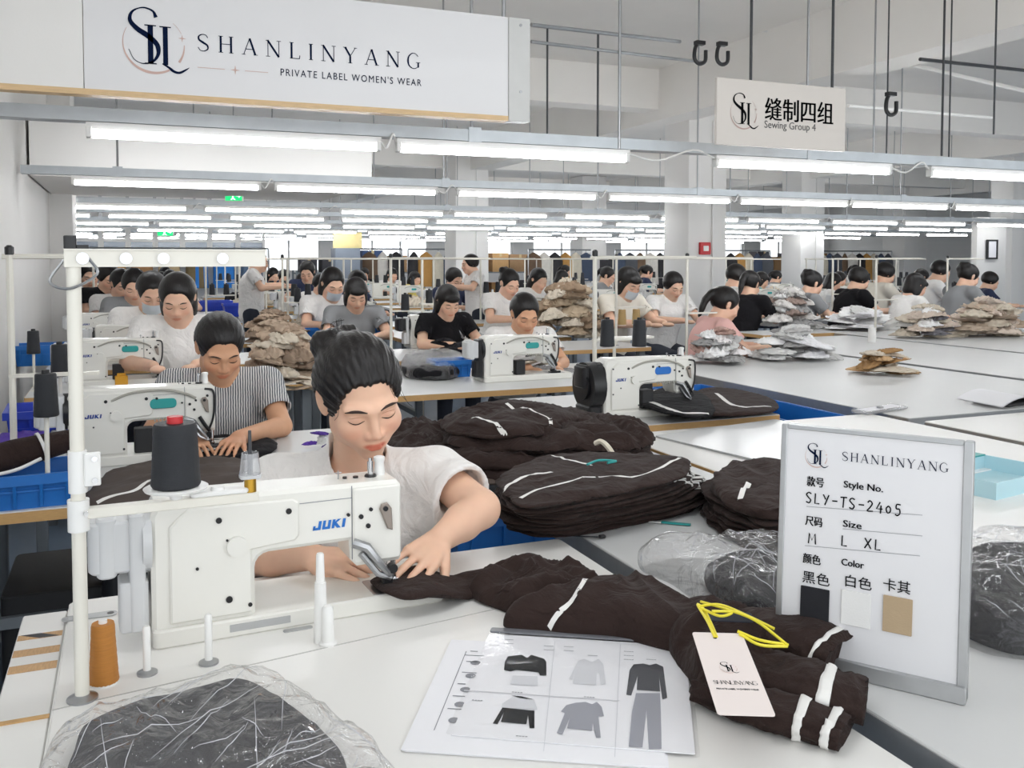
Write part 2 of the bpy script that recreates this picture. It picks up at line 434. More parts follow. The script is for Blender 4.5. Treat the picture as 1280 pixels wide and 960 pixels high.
# beams and columns
BZ = 2.98
k = 0
for i, x in enumerate((5.75, 12.4, 18.6)):
    k += 1; struct('trim_%d' % (k + 2), MB().box(x - .18, x + .18, -2.5, YB, BZ, ZC), M_CEIL)
for i, y in enumerate((2.6, 9.2, 16.3, 22.5)):
    k += 1; struct('trim_%d' % (k + 2), MB().box(-8.8, XR, y - .16, y + .16, BZ + .12, ZC - .001), M_CEIL)
struct('trim_20', MB().box(XL + .02, 1.75, 7.0, 9.0, 1.97, 2.38), M_WALL)      # boxed-in duct by the left wall
COLS = [(868, 10.8, .52, 'white column behind the group sign, with a red call point'),
        (583, 16.5, .62, 'white column behind the woman standing in white'),
        (1003, 18.2, .58, 'white column beyond the black shirted sewer'),
        (1262, 15.0, .42, 'white column at the right edge of the photo'),
        (735, 24.0, .7, 'far white column left of the group sign column'), (1130, 24, .75, 'far white column right of the clothes racks')]
for i, (px, d, w, lb) in enumerate(COLS):
    p = atd(px, 325, d)
    c = struct('column_%d' % (i + 1), MB().rbox(p.x - w / 2, p.x + w / 2, p.y - w / 2, p.y + w / 2, 0, ZC - .01, .02, 0, 2), M_WALL); c['label'] = lb
    if i < 3:
        pp = MB(); x = p.x + w * .12; y = p.y - w / 2 - .015
        pp.tube([(x, y, 1.0), (x, y, BZ)], .012, 8); obj('conduit', pp, M_WPLAS, c)
p = atd(868, 325, 10.8)
t = thing('fire_call_point', 'small red call point on the front of the big white column', 'alarm', (p.x - .05, p.y - .262, 1.53))
obj('housing', MB().rbox(-.07, .07, -.04, 0, -.07, .07, .01, .004, axis='y'), M_RED, t)
obj('button', MB().rbox(-.035, .035, -.05, -.04, -.03, .03, .006, .002, axis='y'), M_WPLAS, t)
p = atd(1240, 303, 14.2)
struct('wall_partition', MB().box(p.x - .32, p.x + .30, p.y, p.y + .1, 0, 2.05), M_WALL)
t = thing('wall_frame', 'small black framed white notice on the pale wall at far right', 'frame', (p.x - .03, p.y - .03, 1.56))
fr = MB()
for a in ((-.11, .11, -.15, -.125), (-.11, .11, .125, .15), (-.11, -.088, -.125, .125), (.088, .11, -.125, .125)): fr.box(a[0], a[1], -.015, .015, a[2], a[3])
obj('frame', fr, M_BLACK, t); obj('sheet', MB().box(-.088, .088, 0, .01, -.125, .125), M_PAPER, t)

# ================================================================ lamps on hanging trays
def lamp_proto():
    t = thing('tube_lamp', 'x', 'lamp')
    obj('lamp_body', MB().prism([(-.014, .018), (.014, .018), (.022, .045), (-.022, .045)], 0, 1.16, 0, 'x'), M_WPLAS, t)
    mb = MB(); mb.tube([(.02, 0, .0), (1.14, 0, .0)], .0145, 8); obj('tube', mb, M_TUBE, t, 60)
    for x in (0, 1.14): obj('end_cap', MB().rbox(x, x + .02, -.02, .02, -.014, .03, .006, .002, axis='x'), M_WPLAS, t)
    return t
LP = lamp_proto(); first = True
ROWS = [(3.93, [-.14, 1.09, 2.75, 4.20, 5.5, 6.8]), (6.43, [-.32, .93, 2.24, 3.50, 4.75, 5.95, 7.2, 8.5, 9.8])]
for v, s0, n in ((9.78, -.58, 10), (11.7, -1.5, 12), (14.1, -.9, 13), (16.9, -1.2, 13), (19.8, -1.8, 14), (22.8, -1.4, 14)):
    ROWS.append((v, [s0 + 1.33 * k + rnd.uniform(-.05, .05) for k in range(n)]))
ROWS += [(1.43, [-.05, 1.25]), (-1.1, [-.05, 1.25, 2.6, 3.9])]  # two added rows out of view, to brighten the near faces and table
LZ = 1.885
for ri, (v, us) in enumerate(ROWS):
    z = LZ + (0 if ri < 2 else .19 if ri == 8 else .02)
    if ri >= 8: lbt = 'added unseen grey lamp tray %s' % ('over the nearest table' if ri == 8 else 'behind the camera')
    else: lbt = 'grey lamp tray hung on rods, %s tray from the front' % ORD[ri]
    tr = thing('cable_tray', lbt, 'tray', (0, v + .02, z))
    x0, x1 = us[0] - .45, us[-1] + 1.9
    if ri < 2: x0 = XL + .02
    ch = MB(); ch.box(x0, x1, -.04, .04, .048, .052); ch.box(x0, x1, -.042, -.037, .048, .10); ch.box(x0, x1, .037, .042, .048, .10)
    obj('channel', ch, M_GALV, tr, 0)
    x = x0 + (.55 if ri else 2.05)
    while x < x1:
        obj('rod', MB().tube([(x, .0, .05), (x, .0, ZC - z)], .007, 6), M_STEEL, tr)
        obj('clip', MB().box(x - .03, x + .03, -.046, .046, .044, .11), M_GALV, tr)
        x += 1.9 + (.3 if ri % 2 else 0)
    if ri < 3:
        for a, b in zip(us[:-1], us[1:]):
            if b - a > 1.2:
                xs = a + 1.16
                obj('cable', MB().tube(bez([(xs, -.02, .03), (xs + (b - xs) * .3, -.05, .0), (xs + (b - xs) * .7, -.05, .06), (b, -.02, .03)], 5), .005, 5), M_WPLAS, tr)
    for k, u in enumerate(us):
        lb = 'lit white tube lamp, %s from the left in lamp row %s' % (ORD[k], ORD[ri])
        if ri == 0: lb = 'lit white tube lamp in the nearest row, %s from the left' % ORD[k]
        if ri >= 8: lb = 'added unseen tube lamp %s, %s from the left' % ('over the nearest table' if ri == 8 else 'behind the camera', ORD[k])
        L_ = (u, v, z)
        if first: LP.location = L_; LP['label'] = lb; LP['group'] = 'tube lamps in the nearest row'; first = False
        else: dup(LP, L_, 0, lb, 'tube lamps in row %d' % (ri + 1) if ri else 'tube lamps in the nearest row')

# rods and pipes under the ceiling at the upper right
def rod(px, y0, y1, d, lb, r=.008, mat=M_DSTEEL):
    a, b = atd(px, y0, d), atd(px, y1, d)
    if y0 <= 2: a.z = ZC
    o = obj('hanger_rod', MB().tube([(0, 0, 0), (0, 0, a.z - b.z)], r, 8), mat, None, loc=(b.x, b.y, b.z)); tag(o, lb, 'rod')
rod(774, 0, 186, 4.45, 'thick pale rod left of the group sign', .0075, M_STEEL)
rod(1242, 0, 168, 4.9, 'long rod with a black foot near the right edge', .005)
rod(1177, 0, 195, 5.3, 'tall dark rod, left of the close pair at upper right', .0062)
rod(1186, 0, 197, 5.4, 'thinner dark rod, right of the close pair at upper right', .0045)
rod(747, 41, 180, 5.56, 'short dark rod left of the thick pale rod', .007)
rod(684, 34, 178, 5.28, 'thin rod just right of the white brand panel', .006)
rod(1108, 0, 196, 6.0, 'dark rod holding the hook right of the group sign', .005)
rod(1091, 0, 230, 6.2, 'pale rod right of the group sign', .006, M_STEEL)
def pipe(pts, r, lb, mat=M_STEEL):
    P = [Vector(p) for p in pts]; o = obj('ceiling_pipe', MB().tube([p - P[0] for p in P], r, 8), mat, None, loc=P[0]); return tag(o, lb, 'pipe')
pipe([atd(664, 31, 5.2), atd(850, 52, 6.0)], .012, 'upper grey pipe running to the hooks beside the brand panel')
pipe([atd(664, 52, 5.2), atd(880, 78, 6.2)], .010, 'lower grey pipe running to the hooks beside the brand panel')
pipe([atd(1060, 132, 6.6), atd(1240, 147, 7.4)], .012, 'pale pipe behind the rods at upper right', M_WPLAS)
pipe([atd(1150, 74, 6.0), atd(1300, 90, 6.6)], .012, 'dark pipe crossing behind the rods at upper right', M_DSTEEL)
pipe([atd(920, 30, 9.0), atd(1300, 118, 7.0)], .016, 'long pale pipe under the ceiling at upper right', M_WPLAS)
for px, py, d, lb in ((874, 66, 6.0, 'left black hook clamp at the end of the ceiling pipes'), (902, 67, 6.1, 'right black hook clamp at the end of the ceiling pipes'), (1113, 130, 6.0, 'black hook clamp on the rod right of the group sign')):
    p = atd(px, py, d)
    hk = MB(); hk.tube(bez([(0, 0, .07), (-.03, 0, .03), (-.035, 0, -.04), (0, 0, -.07), (.045, 0, -.05), (.05, 0, .02)], 5), .013, 8); hk.box(-.03, .035, -.02, .02, .05, .075)
    tag(obj('hook_clamp', hk, M_BLACK, None, loc=p), lb, 'clamp')
# green exit signs
for px, py, d, lb in ((293, 245, 8.3, 'lit green exit sign, the higher and nearer one'), (207, 290, 17.0, 'lit green exit sign, the lower and farther one')):
    p = atd(px, py, d); t = thing('exit_sign', lb, 'sign', p, -YAW); t.scale = ((.42, 1, .5) if d < 10 else (.8, 1, .8))
    obj('hanger', MB().tube([(0, 0, .09), (0, 0, (ZC - p.z) / (.5 if d < 10 else .8))], .01, 6), M_STEEL, t)
    obj('casing', MB().rbox(-.19, .19, -.02, .02, -.1, .1, .01, .003, axis='y'), M_WPLAS, t)
    obj('lit_face', MB().box(-.175, .175, -.026, -.02, -.085, .085), emat('exit_green', '#19b86a', 2.2), t)
    ik = Ink(); ik.rect(-.03, .0, -.05, .02); ik.poly([(-.03 + .02 * math.cos(R(a)), .045 + .02 * math.sin(R(a))) for a in range(0, 360, 40)]); ik.line([(-.015, 0), (.035, .015)], .014); ik.line([(-.015, -.045), (-.06, -.07)], .016); ik.line([(-.01, -.045), (.035, -.07)], .016)
    ik.line([(.06, 0), (.13, 0)], .02); ik.poly([(.11, -.04), (.155, 0), (.11, .04)])
    ik.obj('pictogram', emat('exit_white', '#ffffff', 2.2), t, face_mat((0, -.0265, 0), (1, 0, 0), (0, 0, 1)))

# ================================================================ brand panel and group sign
def panel_at(px0, px1, ytop, ybot, d0):
    pass
# big panel: hangs in front of lamp row one, runs with the lamp rows
pr = atd(662, 153, 3.72)                      # lower right corner
VY = pr.y; ZB = pr.z
def onv(px, py, v=None):                      # photo pixel -> point of the upright plane y = v
    d = ray(px, py); t = (VY if v is None else v) / d.y
    return Vector((d.x * t, d.y * t, H + d.z * t))
X1 = pr.x; X0 = -.60; ZT = onv(640, 22).z
t = thing('brand_panel', 'large white brand panel with a navy emblem hung overhead', 'sign', (0, VY, ZB))
hh = ZT - ZB
seam = onv(104, 50).x; capx = onv(635, 80).x
obj('left_board', MB().box(X0, seam - .0015, 0, .05, .02, hh), M_WALL, t)
obj('main_board', MB().box(seam + .0015, capx, 0, .05, .02, hh), pm('panel_white', '#e3e2e3', .45, var=.015, scale=2), t)
obj('end_profile', MB().rbox(capx + .001, X1, -.006, .056, .0, hh, .004, .002), pm('panel_grey', '#cfcfcd', .5, var=.05), t)
obj('wooden_rail', MB().box(X0, capx, -.004, .054, 0, .0195), pm('pale_wood', '#d9b98c', .5, var=.15, scale=20, stretch=(1, 8, 8)), t)
for px, py in ((650, 115), (650, 32)):
    q = onv(px, py); obj('screw', MB().disc((q.x, -.006, q.z - ZB), .006, .003), M_STEEL, t)
nv, rs = Ink(), Ink()
def P2(px, py): q = onv(px, py); return q.x, q.z - ZB
a = P2(187, 80); b = P2(187, 31); emblem(nv, rs, a[0] - .004, a[1], b[1] - a[1])
x0, y0 = P2(254, 67); xg, yg = P2(517, 83); yt = P2(254, 46)[1]
serif(nv, 'SHANLINYANG', x0, (y0 + yg) / 2, yt - y0, (xg - x0) / 10)
q0, q1 = P2(350, 97.5), P2(526, 106)
nv.text("PRIVATE LABEL WOMEN'S WEAR", q0[0], (q0[1] + q1[1]) / 2 + .002, .036, width=q1[0] - q0[0], space=1.25)
l0, l1, l2, l3 = P2(247, 85), P2(281, 87), P2(306, 89), P2(335, 90)
ly = (l0[1] + l3[1]) / 2
rs.rect(l0[0], l1[0], ly - .001, ly + .001); rs.rect(l2[0], l3[0], ly - .001, ly + .001); star(rs, P2(294, 88)[0], ly, .017)
FM = face_mat((0, -.0012, 0), (1, 0, 0), (0, 0, 1))
nv.obj('navy_lettering', M_INK, t, FM); rs.obj('rose_ornament', M_ROSE, t, FM)
for x in (.3, X1 - .1):
    obj('hanger', MB().tube([(x, .03, hh), (x, .03, ZC - ZB)], .008, 6), M_STEEL, t)
# group sign
g0 = atd(897, 181, 4.35); VG = g0.y
q = lambda px, py: onv(px, py, VG)
xa, xb = q(896, 140).x, q(1057, 150).x; za = (q(897, 181).z + q(1057, 189).z) / 2; zb = (q(897, 96).z + q(1057, 111).z) / 2
t = thing('group_sign', 'beige hanging sign for sewing group four with Chinese characters', 'sign', (0, VG, za))
obj('board', MB().rbox(xa, xb, 0, .02, 0, zb - za, .004, .002, axis='y'), pm('beige_board', '#d9d2cb', .5, var=.02, scale=3), t)
nv, rs, gk = Ink(), Ink(), Ink()
a = q(927, 155); b = q(927, 128); emblem(nv, rs, a.x - .004, a.z - za, b.z - a.z)
c0, c1 = q(955, 147), q(1040, 148)
nv.text('缝制四组', c0.x, c0.z - za - .002, .118, width=c1.x - c0.x, bold=.004)
d0, d1 = q(955, 159), q(1019, 161)
gk.text('Sewing Group 4', d0.x, d0.z - za - .002, .05, width=d1.x - d0.x)
FM = face_mat((0, -.0012, 0), (1, 0, 0), (0, 0, 1))
nv.obj('dark_lettering', M_INKB, t, FM); rs.obj('rose_ring', pm('dull_rose', '#b99c94', .5), t, FM); gk.obj('grey_lettering', pm('mid_ink', '#4c4b4c', .5), t, FM)
for px in (940, 1042):
    x = q(px, 100).x; obj('rod', MB().tube([(x, .01, zb - za - .01), (x, .01, ZC - za)], .007, 8), M_DSTEEL, t)
# ================================================================ tables
def table(name, label, x0, x1, y0, y1, z=.77, th=.03, top=M_WTABLE, edge=M_PLY, legs=True, apron=False):
    t = thing(name, label, 'table', ((x0 + x1) / 2, (y0 + y1) / 2, 0)); w, d = (x1 - x0) / 2, (y1 - y0) / 2
    obj('tabletop', MB().rbox(-w + .002, w - .002, -d + .002, d - .002, z - th + .004, z, .012, .002), top, t)
    mb = MB(); mb.rbox(-w, w, -d, d, z - th, z - .003, .012, 0); obj('edge_band', mb, edge, t)
    if legs:
        for sx in (-1, 1):
            for sy in (-1, 1):
                x, y = sx * (w - .06), sy * (d - .06)
                obj('leg', MB().rbox(x - .025, x + .025, y - .025, y + .025, 0, z - th, .006, 0), M_LEG, t)
            obj('side_rail', MB().box(sx * (w - .06) - .018, sx * (w - .06) + .018, -d + .08, d - .08, .18, .22), M_LEG, t)
        if apron: obj('cross_rail', MB().box(-w + .08, w - .08, -.02, .02, .18, .22), M_LEG, t)
    return t
T1 = table('sewing_table', 'white machine table nearest the camera under the front sewing machine', -.11, .893, -.15, 1.86, top=M_WTABLE, edge=M_WTABLE, th=.034)
T2 = table('sewing_table', 'long ply edged table behind the woman in the white T-shirt', -.46, 1.52, 2.58, 3.42, top=M_GTABLE)
# ================================================================ smooth solids (distance fields meshed by surface nets)
class SDF:
    def __init__(s, lo, hi, h):
        s.lo = np.array(lo, float); s.h = h
        s.n = np.ceil((np.array(hi) - s.lo) / h).astype(int) + 1
        s.ax = [(s.lo[i] + h * np.arange(s.n[i])).astype(np.float32) for i in range(3)]
        s.D = np.full(tuple(s.n), .08, np.float32)
    def sub(s, lo, hi):
        a = np.clip(np.floor((np.array(lo) - s.lo) / s.h).astype(int), 0, s.n); b = np.clip(np.ceil((np.array(hi) - s.lo) / s.h).astype(int) + 1, 0, s.n)
        sl = tuple(slice(a[i], b[i]) for i in range(3))
        if any(b[i] <= a[i] for i in range(3)): return None
        return sl, s.ax[0][sl[0]][:, None, None], s.ax[1][sl[1]][None, :, None], s.ax[2][sl[2]][None, None, :]
    def mix(s, sl, d, k, op='u'):
        v = s.D[sl]
        if op == 'u':
            if k: hh = np.clip(.5 + .5 * (v - d) / k, 0, 1); s.D[sl] = v + (d - v) * hh - k * hh * (1 - hh)
            else: s.D[sl] = np.minimum(v, d)
        else:
            if k: hh = np.clip(.5 - .5 * (v + d) / k, 0, 1); s.D[sl] = v + (-d - v) * hh + k * hh * (1 - hh)
            else: s.D[sl] = np.maximum(v, -d)
    def cap(s, a, b, ra, rb=None, k=.01, op='u'):
        rb = ra if rb is None else rb; a = np.array(a, float); b = np.array(b, float); m = max(ra, rb) + k + 3 * s.h + .01
        q = s.sub(np.minimum(a, b) - m, np.maximum(a, b) + m)
        if q is None: return s
        sl, X, Y, Z = q; ba = b - a; L = max(ba @ ba, 1e-9)
        t = np.clip(((X - a[0]) * ba[0] + (Y - a[1]) * ba[1] + (Z - a[2]) * ba[2]) / L, 0, 1)
        d = np.sqrt((X - a[0] - t * ba[0]) ** 2 + (Y - a[1] - t * ba[1]) ** 2 + (Z - a[2] - t * ba[2]) ** 2) - (ra + (rb - ra) * t)
        s.mix(sl, d, k, op); return s
    def chain(s, pts, rs, k=.01):
        for i in range(len(pts) - 1): s.cap(pts[i], pts[i + 1], rs[i], rs[i + 1], k)
        return s
    def ell(s, c, r, M=None, k=.01, op='u'):
        c = np.array(c, float); r = np.array(r, float); m = max(r) + k + 3 * s.h + .01
        q = s.sub(c - m, c + m)
        if q is None: return s
        sl, X, Y, Z = q; x, y, z = X - c[0], Y - c[1], Z - c[2]
        if M is not None:
            M = np.array(M); x, y, z = M[0][0] * x + M[1][0] * y + M[2][0] * z, M[0][1] * x + M[1][1] * y + M[2][1] * z, M[0][2] * x + M[1][2] * y + M[2][2] * z
        k0 = np.sqrt((x / r[0]) ** 2 + (y / r[1]) ** 2 + (z / r[2]) ** 2) + 1e-6
        k1 = np.sqrt((x / r[0] ** 2) ** 2 + (y / r[1] ** 2) ** 2 + (z / r[2] ** 2) ** 2) + 1e-6
        s.mix(sl, (k0 * (k0 - 1) / k1).astype(np.float32), k, op); return s
    def mesh(s):
        D = s.D; S = D < 0; c = np.zeros(tuple(np.array(D.shape) - 1), np.int8)
        for i in (0, 1):
            for j in (0, 1):
                for k in (0, 1): c += S[i:D.shape[0] - 1 + i, j:D.shape[1] - 1 + j, k:D.shape[2] - 1 + k]
        mask = (c > 0) & (c < 8); idx = np.full(c.shape, -1, np.int32); cells = np.argwhere(mask); n = len(cells); idx[mask] = np.arange(n)
        acc = np.zeros((n, 3)); cnt = np.zeros(n)
        co = [(i, j, k) for i in (0, 1) for j in (0, 1) for k in (0, 1)]
        val = {o: D[cells[:, 0] + o[0], cells[:, 1] + o[1], cells[:, 2] + o[2]] for o in co}
        for o in co:
            for ax in range(3):
                if o[ax] == 0:
                    p = list(o); p[ax] = 1; p = tuple(p); a, b = val[o], val[p]; cr = (a < 0) != (b < 0)
                    t = np.where(cr, a / np.where(cr, a - b, 1), 0)
                    q = np.array(o, float)[None, :].repeat(n, 0); q[:, ax] = t
                    acc += q * cr[:, None]; cnt += cr
        V = (cells + acc / np.maximum(cnt, 1)[:, None]) * s.h + s.lo
        F = []
        for ax in range(3):
            b, c2 = (ax + 1) % 3, (ax + 2) % 3
            sl0 = [slice(None)] * 3; sl1 = [slice(None)] * 3; sl0[ax] = slice(0, -1); sl1[ax] = slice(1, None)
            A, B = S[tuple(sl0)], S[tuple(sl1)]
            E = np.argwhere(A != B); E = E[(E[:, b] > 0) & (E[:, c2] > 0) & (E[:, b] < D.shape[b] - 1) & (E[:, c2] < D.shape[c2] - 1)]
            if not len(E): continue
            def id_(db, dc):
                q = E.copy(); q[:, b] -= db; q[:, c2] -= dc; return idx[q[:, 0], q[:, 1], q[:, 2]]
            f = np.stack([id_(1, 1), id_(0, 1), id_(0, 0), id_(1, 0)], 1)
            fl = ~A[E[:, 0], E[:, 1], E[:, 2]]; f[fl] = f[fl][:, ::-1]; F.append(f)
        F = np.concatenate(F); F = F[(F >= 0).all(1)]
        return V, F
def np_mesh(name, V, F, mat, relax=0):
    if relax:
        n = len(V); e = np.concatenate([F[:, [0, 1]], F[:, [1, 2]], F[:, [2, 3]], F[:, [3, 0]]]); e = np.concatenate([e, e[:, ::-1]])
        deg = np.bincount(e[:, 0], minlength=n)[:, None]
        for _ in range(relax):
            A = np.stack([np.bincount(e[:, 0], weights=V[e[:, 1], i], minlength=n) for i in range(3)], 1) / np.maximum(deg, 1); V = V * .4 + A * .6
    me = bpy.data.meshes.new(name); me.vertices.add(len(V)); me.vertices.foreach_set('co', V.astype(np.float32).ravel())
    me.loops.add(F.size); me.loops.foreach_set('vertex_index', F.astype(np.int32).ravel()); me.polygons.add(len(F))
    me.polygons.foreach_set('loop_start', np.arange(0, F.size, 4, dtype=np.int32)); me.polygons.foreach_set('use_smooth', np.ones(len(F), bool))
    me.materials.append(mat); me.update(calc_edges=True); me.validate()
    return me, V
def wave(V, f, seed=0):
    """cheap smooth noise from a few sine products"""
    r = np.random.RandomState(seed); o = np.zeros(len(V)) if V.ndim == 2 else 0
    for i in range(4):
        w = r.randn(3); w /= np.linalg.norm(w); o = o + np.sin((V @ w) * f * (.7 + .3 * i) + r.rand() * 6.3)
    return o / 4
def rotm(yaw=0, pitch=0, roll=0):
    """head turn: yaw about z, then pitch (nod down positive) about x, roll about y; the face looks along -y"""
    return np.array(Matrix.Rotation(yaw, 3, 'Z') @ Matrix.Rotation(pitch, 3, 'X') @ Matrix.Rotation(roll, 3, 'Y'))

# ---------------------------------------------------------------- people
def head_sdf(s, c, M, sc=1.0, detail=True):
    c = np.array(c, float); M = np.array(M)
    def W(p): return c + M @ (np.array(p, float) * sc)
    def e(p, r, k, op='u', A=None): s.ell(W(p), np.array(r) * sc, M if A is None else M @ np.array(A), k * sc, op)
    def cp(a, b, ra, rb, k, op='u'): s.cap(W(a), W(b), ra * sc, rb * sc, k * sc, op)
    e((0, .018, .035), (.073, .092, .082), .02)
    e((0, -.028, -.03), (.060, .062, .078), .03)
    e((0, -.070, -.094), (.019, .016, .013), .03)
    for x in (-1, 1):
        e((x * .040, -.062, -.026), (.023, .022, .024), .025)
        e((x * .052, -.005, -.060), (.012, .03, .02), .03)
        cp((x * .012, -.086, .021), (x * .050, -.070, .022), .007, .006, .018)
        e((x * .034, -.098, .002), (.017, .014, .011), .014, 'd')
        e((x * .032, -.0700, .000), (.0165, .0155, .0135), .004)
        A = Matrix.Rotation(x * -.35, 3, 'Z') @ Matrix.Rotation(-.2, 3, 'X')
        e((x * .076, .012, -.004), (.007, .021, .033), .006, A=A)
        if detail: e((x * .084, .007, .002), (.006, .011, .018), .004, 'd', A)
    cp((0, -.086, .012), (0, -.1035, -.029), .0065, .0095, .013)
    for x in (-1, 1):
        e((x * .0125, -.095, -.032), (.0075, .010, .007), .006)
        if detail: e((x * .0065, -.103, -.0415), (.0034, .005, .0036), .003, 'd')
    e((0, -.078, -.056), (.030, .018, .022), .02)
    if detail:
        cp((-.004, -.0985, -.0545), (-.021, -.0895, -.0600), .0042, .0022, .003); cp((.004, -.0985, -.0545), (.021, -.0895, -.0600), .0042, .0022, .003)
        cp((-.008, -.0965, -.0640), (.008, -.0965, -.0640), .0050, .0050, .003); cp((-.008, -.0965, -.064), (-.019, -.0895, -.061), .0045, .002, .003); cp((.008, -.0965, -.064), (.019, -.0895, -.061), .0045, .002, .003)
        cp((-.021, -.0955, -.0597), (.021, -.0955, -.0597), .0011, .0011, .002, 'd'); cp((-.012, -.103, -.0592), (.012, -.103, -.0592), .0016, .0016, .002, 'd')
    return W
def face_paint(me, V, c, M, sc=1.0, lip=(.62, .30, .29), amt=1.0):
    """lips, cheeks, lids as vertex colours (the skin's own colouring)"""
    q = (V - np.array(c)) @ np.array(M) / sc; x, y, z = q[:, 0], q[:, 1], q[:, 2]
    col = np.ones((len(V), 4), np.float32)
    def g(cx, cz, rx, rz): return np.exp(-(((np.abs(x) - cx) / rx) ** 2 + ((z - cz) / rz) ** 2)) * (y < -.03)
    L = np.clip(1.35 - np.sqrt((x / .0195) ** 2 + ((z + .0594 - .0015 * np.abs(x) / .02) / (.0072)) ** 2), 0, .45) / .45 * (y < -.082)
    for i in range(3):
        col[:, i] = col[:, i] * (1 - L * amt) + lip[i] * L * amt * 1.15
        col[:, i] *= 1 - (0, .14, .15)[i] * g(.042, -.03, .022, .018)
        col[:, i] *= 1 - (.06, .12, .12)[i] * g(.032, .004, .018, .007)
        col[:, i] *= 1 - (.03, .1, .1)[i] * g(0, -.032, .014, .012)
    at_ = me.color_attributes.new('Col', 'FLOAT_COLOR', 'POINT'); at_.data.foreach_set('color', col.ravel())
def hand_sdf(s, w, fw, nrm, side, curls, spread=.10, sc=1.0, thumb=(.7, .25)):
    """five fingers on a palm: w wrist, fw direction to the knuckles, nrm back of the hand, side +1 if the thumb lies to the right of fw seen from the back"""
    w = Vector(w); f = Vector(fw).normalized(); n = Vector(nrm); n = (n - f * n.dot(f)).normalized(); r = f.cross(n) * side
    pal = .082 * sc
    for i, o in enumerate((-.030, -.011, .010, .030)):
        b = w + f * (.012 * sc) - r * (o * .55 * sc) * 1; k = w + f * (pal * (1 - .05 * abs(i - 1.3))) - r * (o * sc) + n * (.004 * sc)
        s.cap(b, k, .0135 * sc, .0105 * sc, .008 * sc)
    lens = ((.040, .026, .021), (.045, .029, .022), (.042, .027, .022), (.033, .021, .019))
    rad = (.0083, .0086, .0082, .0072)
    D0 = s.D
    for i, o in enumerate((-.030, -.011, .010, .030)):
        p = w + f * (pal * (1 - .05 * abs(i - 1.3))) - r * (o * sc) + n * (.003 * sc)
        a0 = (1.3 - i) * spread
        d = (f * math.cos(a0) + r * math.sin(a0)).normalized(); axis = d.cross(n)
        c = curls[i] if isinstance(curls[i], (tuple, list)) else (curls[i],) * 3
        for j in range(3):
            d = (Matrix.Rotation(-c[j], 3, axis) @ d).normalized()
            q = p + d * (lens[i][j] * sc)
            s.cap(p, q, (rad[i] - .0007 * j) * sc, (rad[i] - .0007 * (j + 1)) * sc, .0028 * sc); p = q
    tb = w + f * (.020 * sc) + r * (.022 * sc); d = (f * math.cos(thumb[0]) + r * math.sin(thumb[0]) - n * thumb[1]).normalized()
    p = tb
    for L, ra, rb in ((.042, .0135, .0105), (.032, .0098, .0092), (.024, .0092, .0072)):
        q = p + d * (L * sc); s.cap(p, q, ra * sc, rb * sc, .004 * sc); p = q; d = (d + f * .18 - n * .06).normalized()
def hair_sdf(s, c, M, sc=1.0, style='bun', seed=1, ripple=.0016):
    c = np.array(c, float); M = np.array(M)
    def W(p): return c + M @ (np.array(p, float) * sc)
    def e(p, r, k, op='u', A=None): s.ell(W(p), np.array(r) * sc, M if A is None else M @ np.array(A), k * sc, op)
    e((0, .022, .036), (.083, .101, .086), .01)
    e((0, .03, .012), (.082, .088, .075), .03)
    # keep the face, brow and ears free
    for x in (-1, 1): e((x * .020, -.105, -.035), (.058, .083, .114), .010, 'd')
    e((0, -.06, -.115), (.11, .115, .085), .012, 'd')
    for x in (-1, 1): e((x * .085, .006, -.012), (.022, .026, .036), .006, 'd')
    e((0, .05, -.125), (.1, .09, .075), .015, 'd')
    if style == 'bun':
        e((-.012, .108, .052), (.045, .040, .042), .015); e((-.045, .10, .075), (.03, .03, .026), .02); e((.03, .112, .03), (.028, .028, .03), .02)
        e((.01, .125, .066), (.026, .022, .026), .015)
    if style == 'pony':
        e((0, .115, .03), (.028, .028, .028), .015)
        for i, (y, z, r) in enumerate(((.135, .005, .03), (.145, -.04, .032), (.140, -.09, .028), (.13, -.135, .018))): e((0, y, z), (r, r * .8, .036), .02)
    if style == 'long':
        for x in (-1, 1): e((x * .062, .035, -.055), (.026, .05, .085), .02)
        e((0, .07, -.06), (.07, .04, .10), .03)
    if style == 'short':
        for x in (-1, 1): e((x * .07, .02, .0), (.016, .04, .03), .02)
    if style == 'bob':
        for x in (-1, 1): e((x * .068, .012, -.045), (.02, .045, .065), .02)
        e((0, .06, -.04), (.075, .045, .075), .03)
        e((0, -.068, .060), (.055, .026, .028), .02)
    if ripple:
        q = s.sub(c - .26, c + .26); sl, X, Y, Z = q
        x = (M[0][0] * (X - c[0]) + M[1][0] * (Y - c[1]) + M[2][0] * (Z - c[2])) / sc; y = (M[0][1] * (X - c[0]) + M[1][1] * (Y - c[1]) + M[2][1] * (Z - c[2])) / sc; z = (M[0][2] * (X - c[0]) + M[1][2] * (Y - c[1]) + M[2][2] * (Z - c[2])) / sc
        az = np.arctan2(x, z + .02 - .0 * y); ph = 9 * y + 4 * np.sin(25 * y + 2 * az + seed)
        rp = np.sin(34 * az + ph) * .6 + np.sin(61 * az - .7 * ph + 2) * .4
        s.D[sl] += (ripple * sc * rp).astype(np.float32)
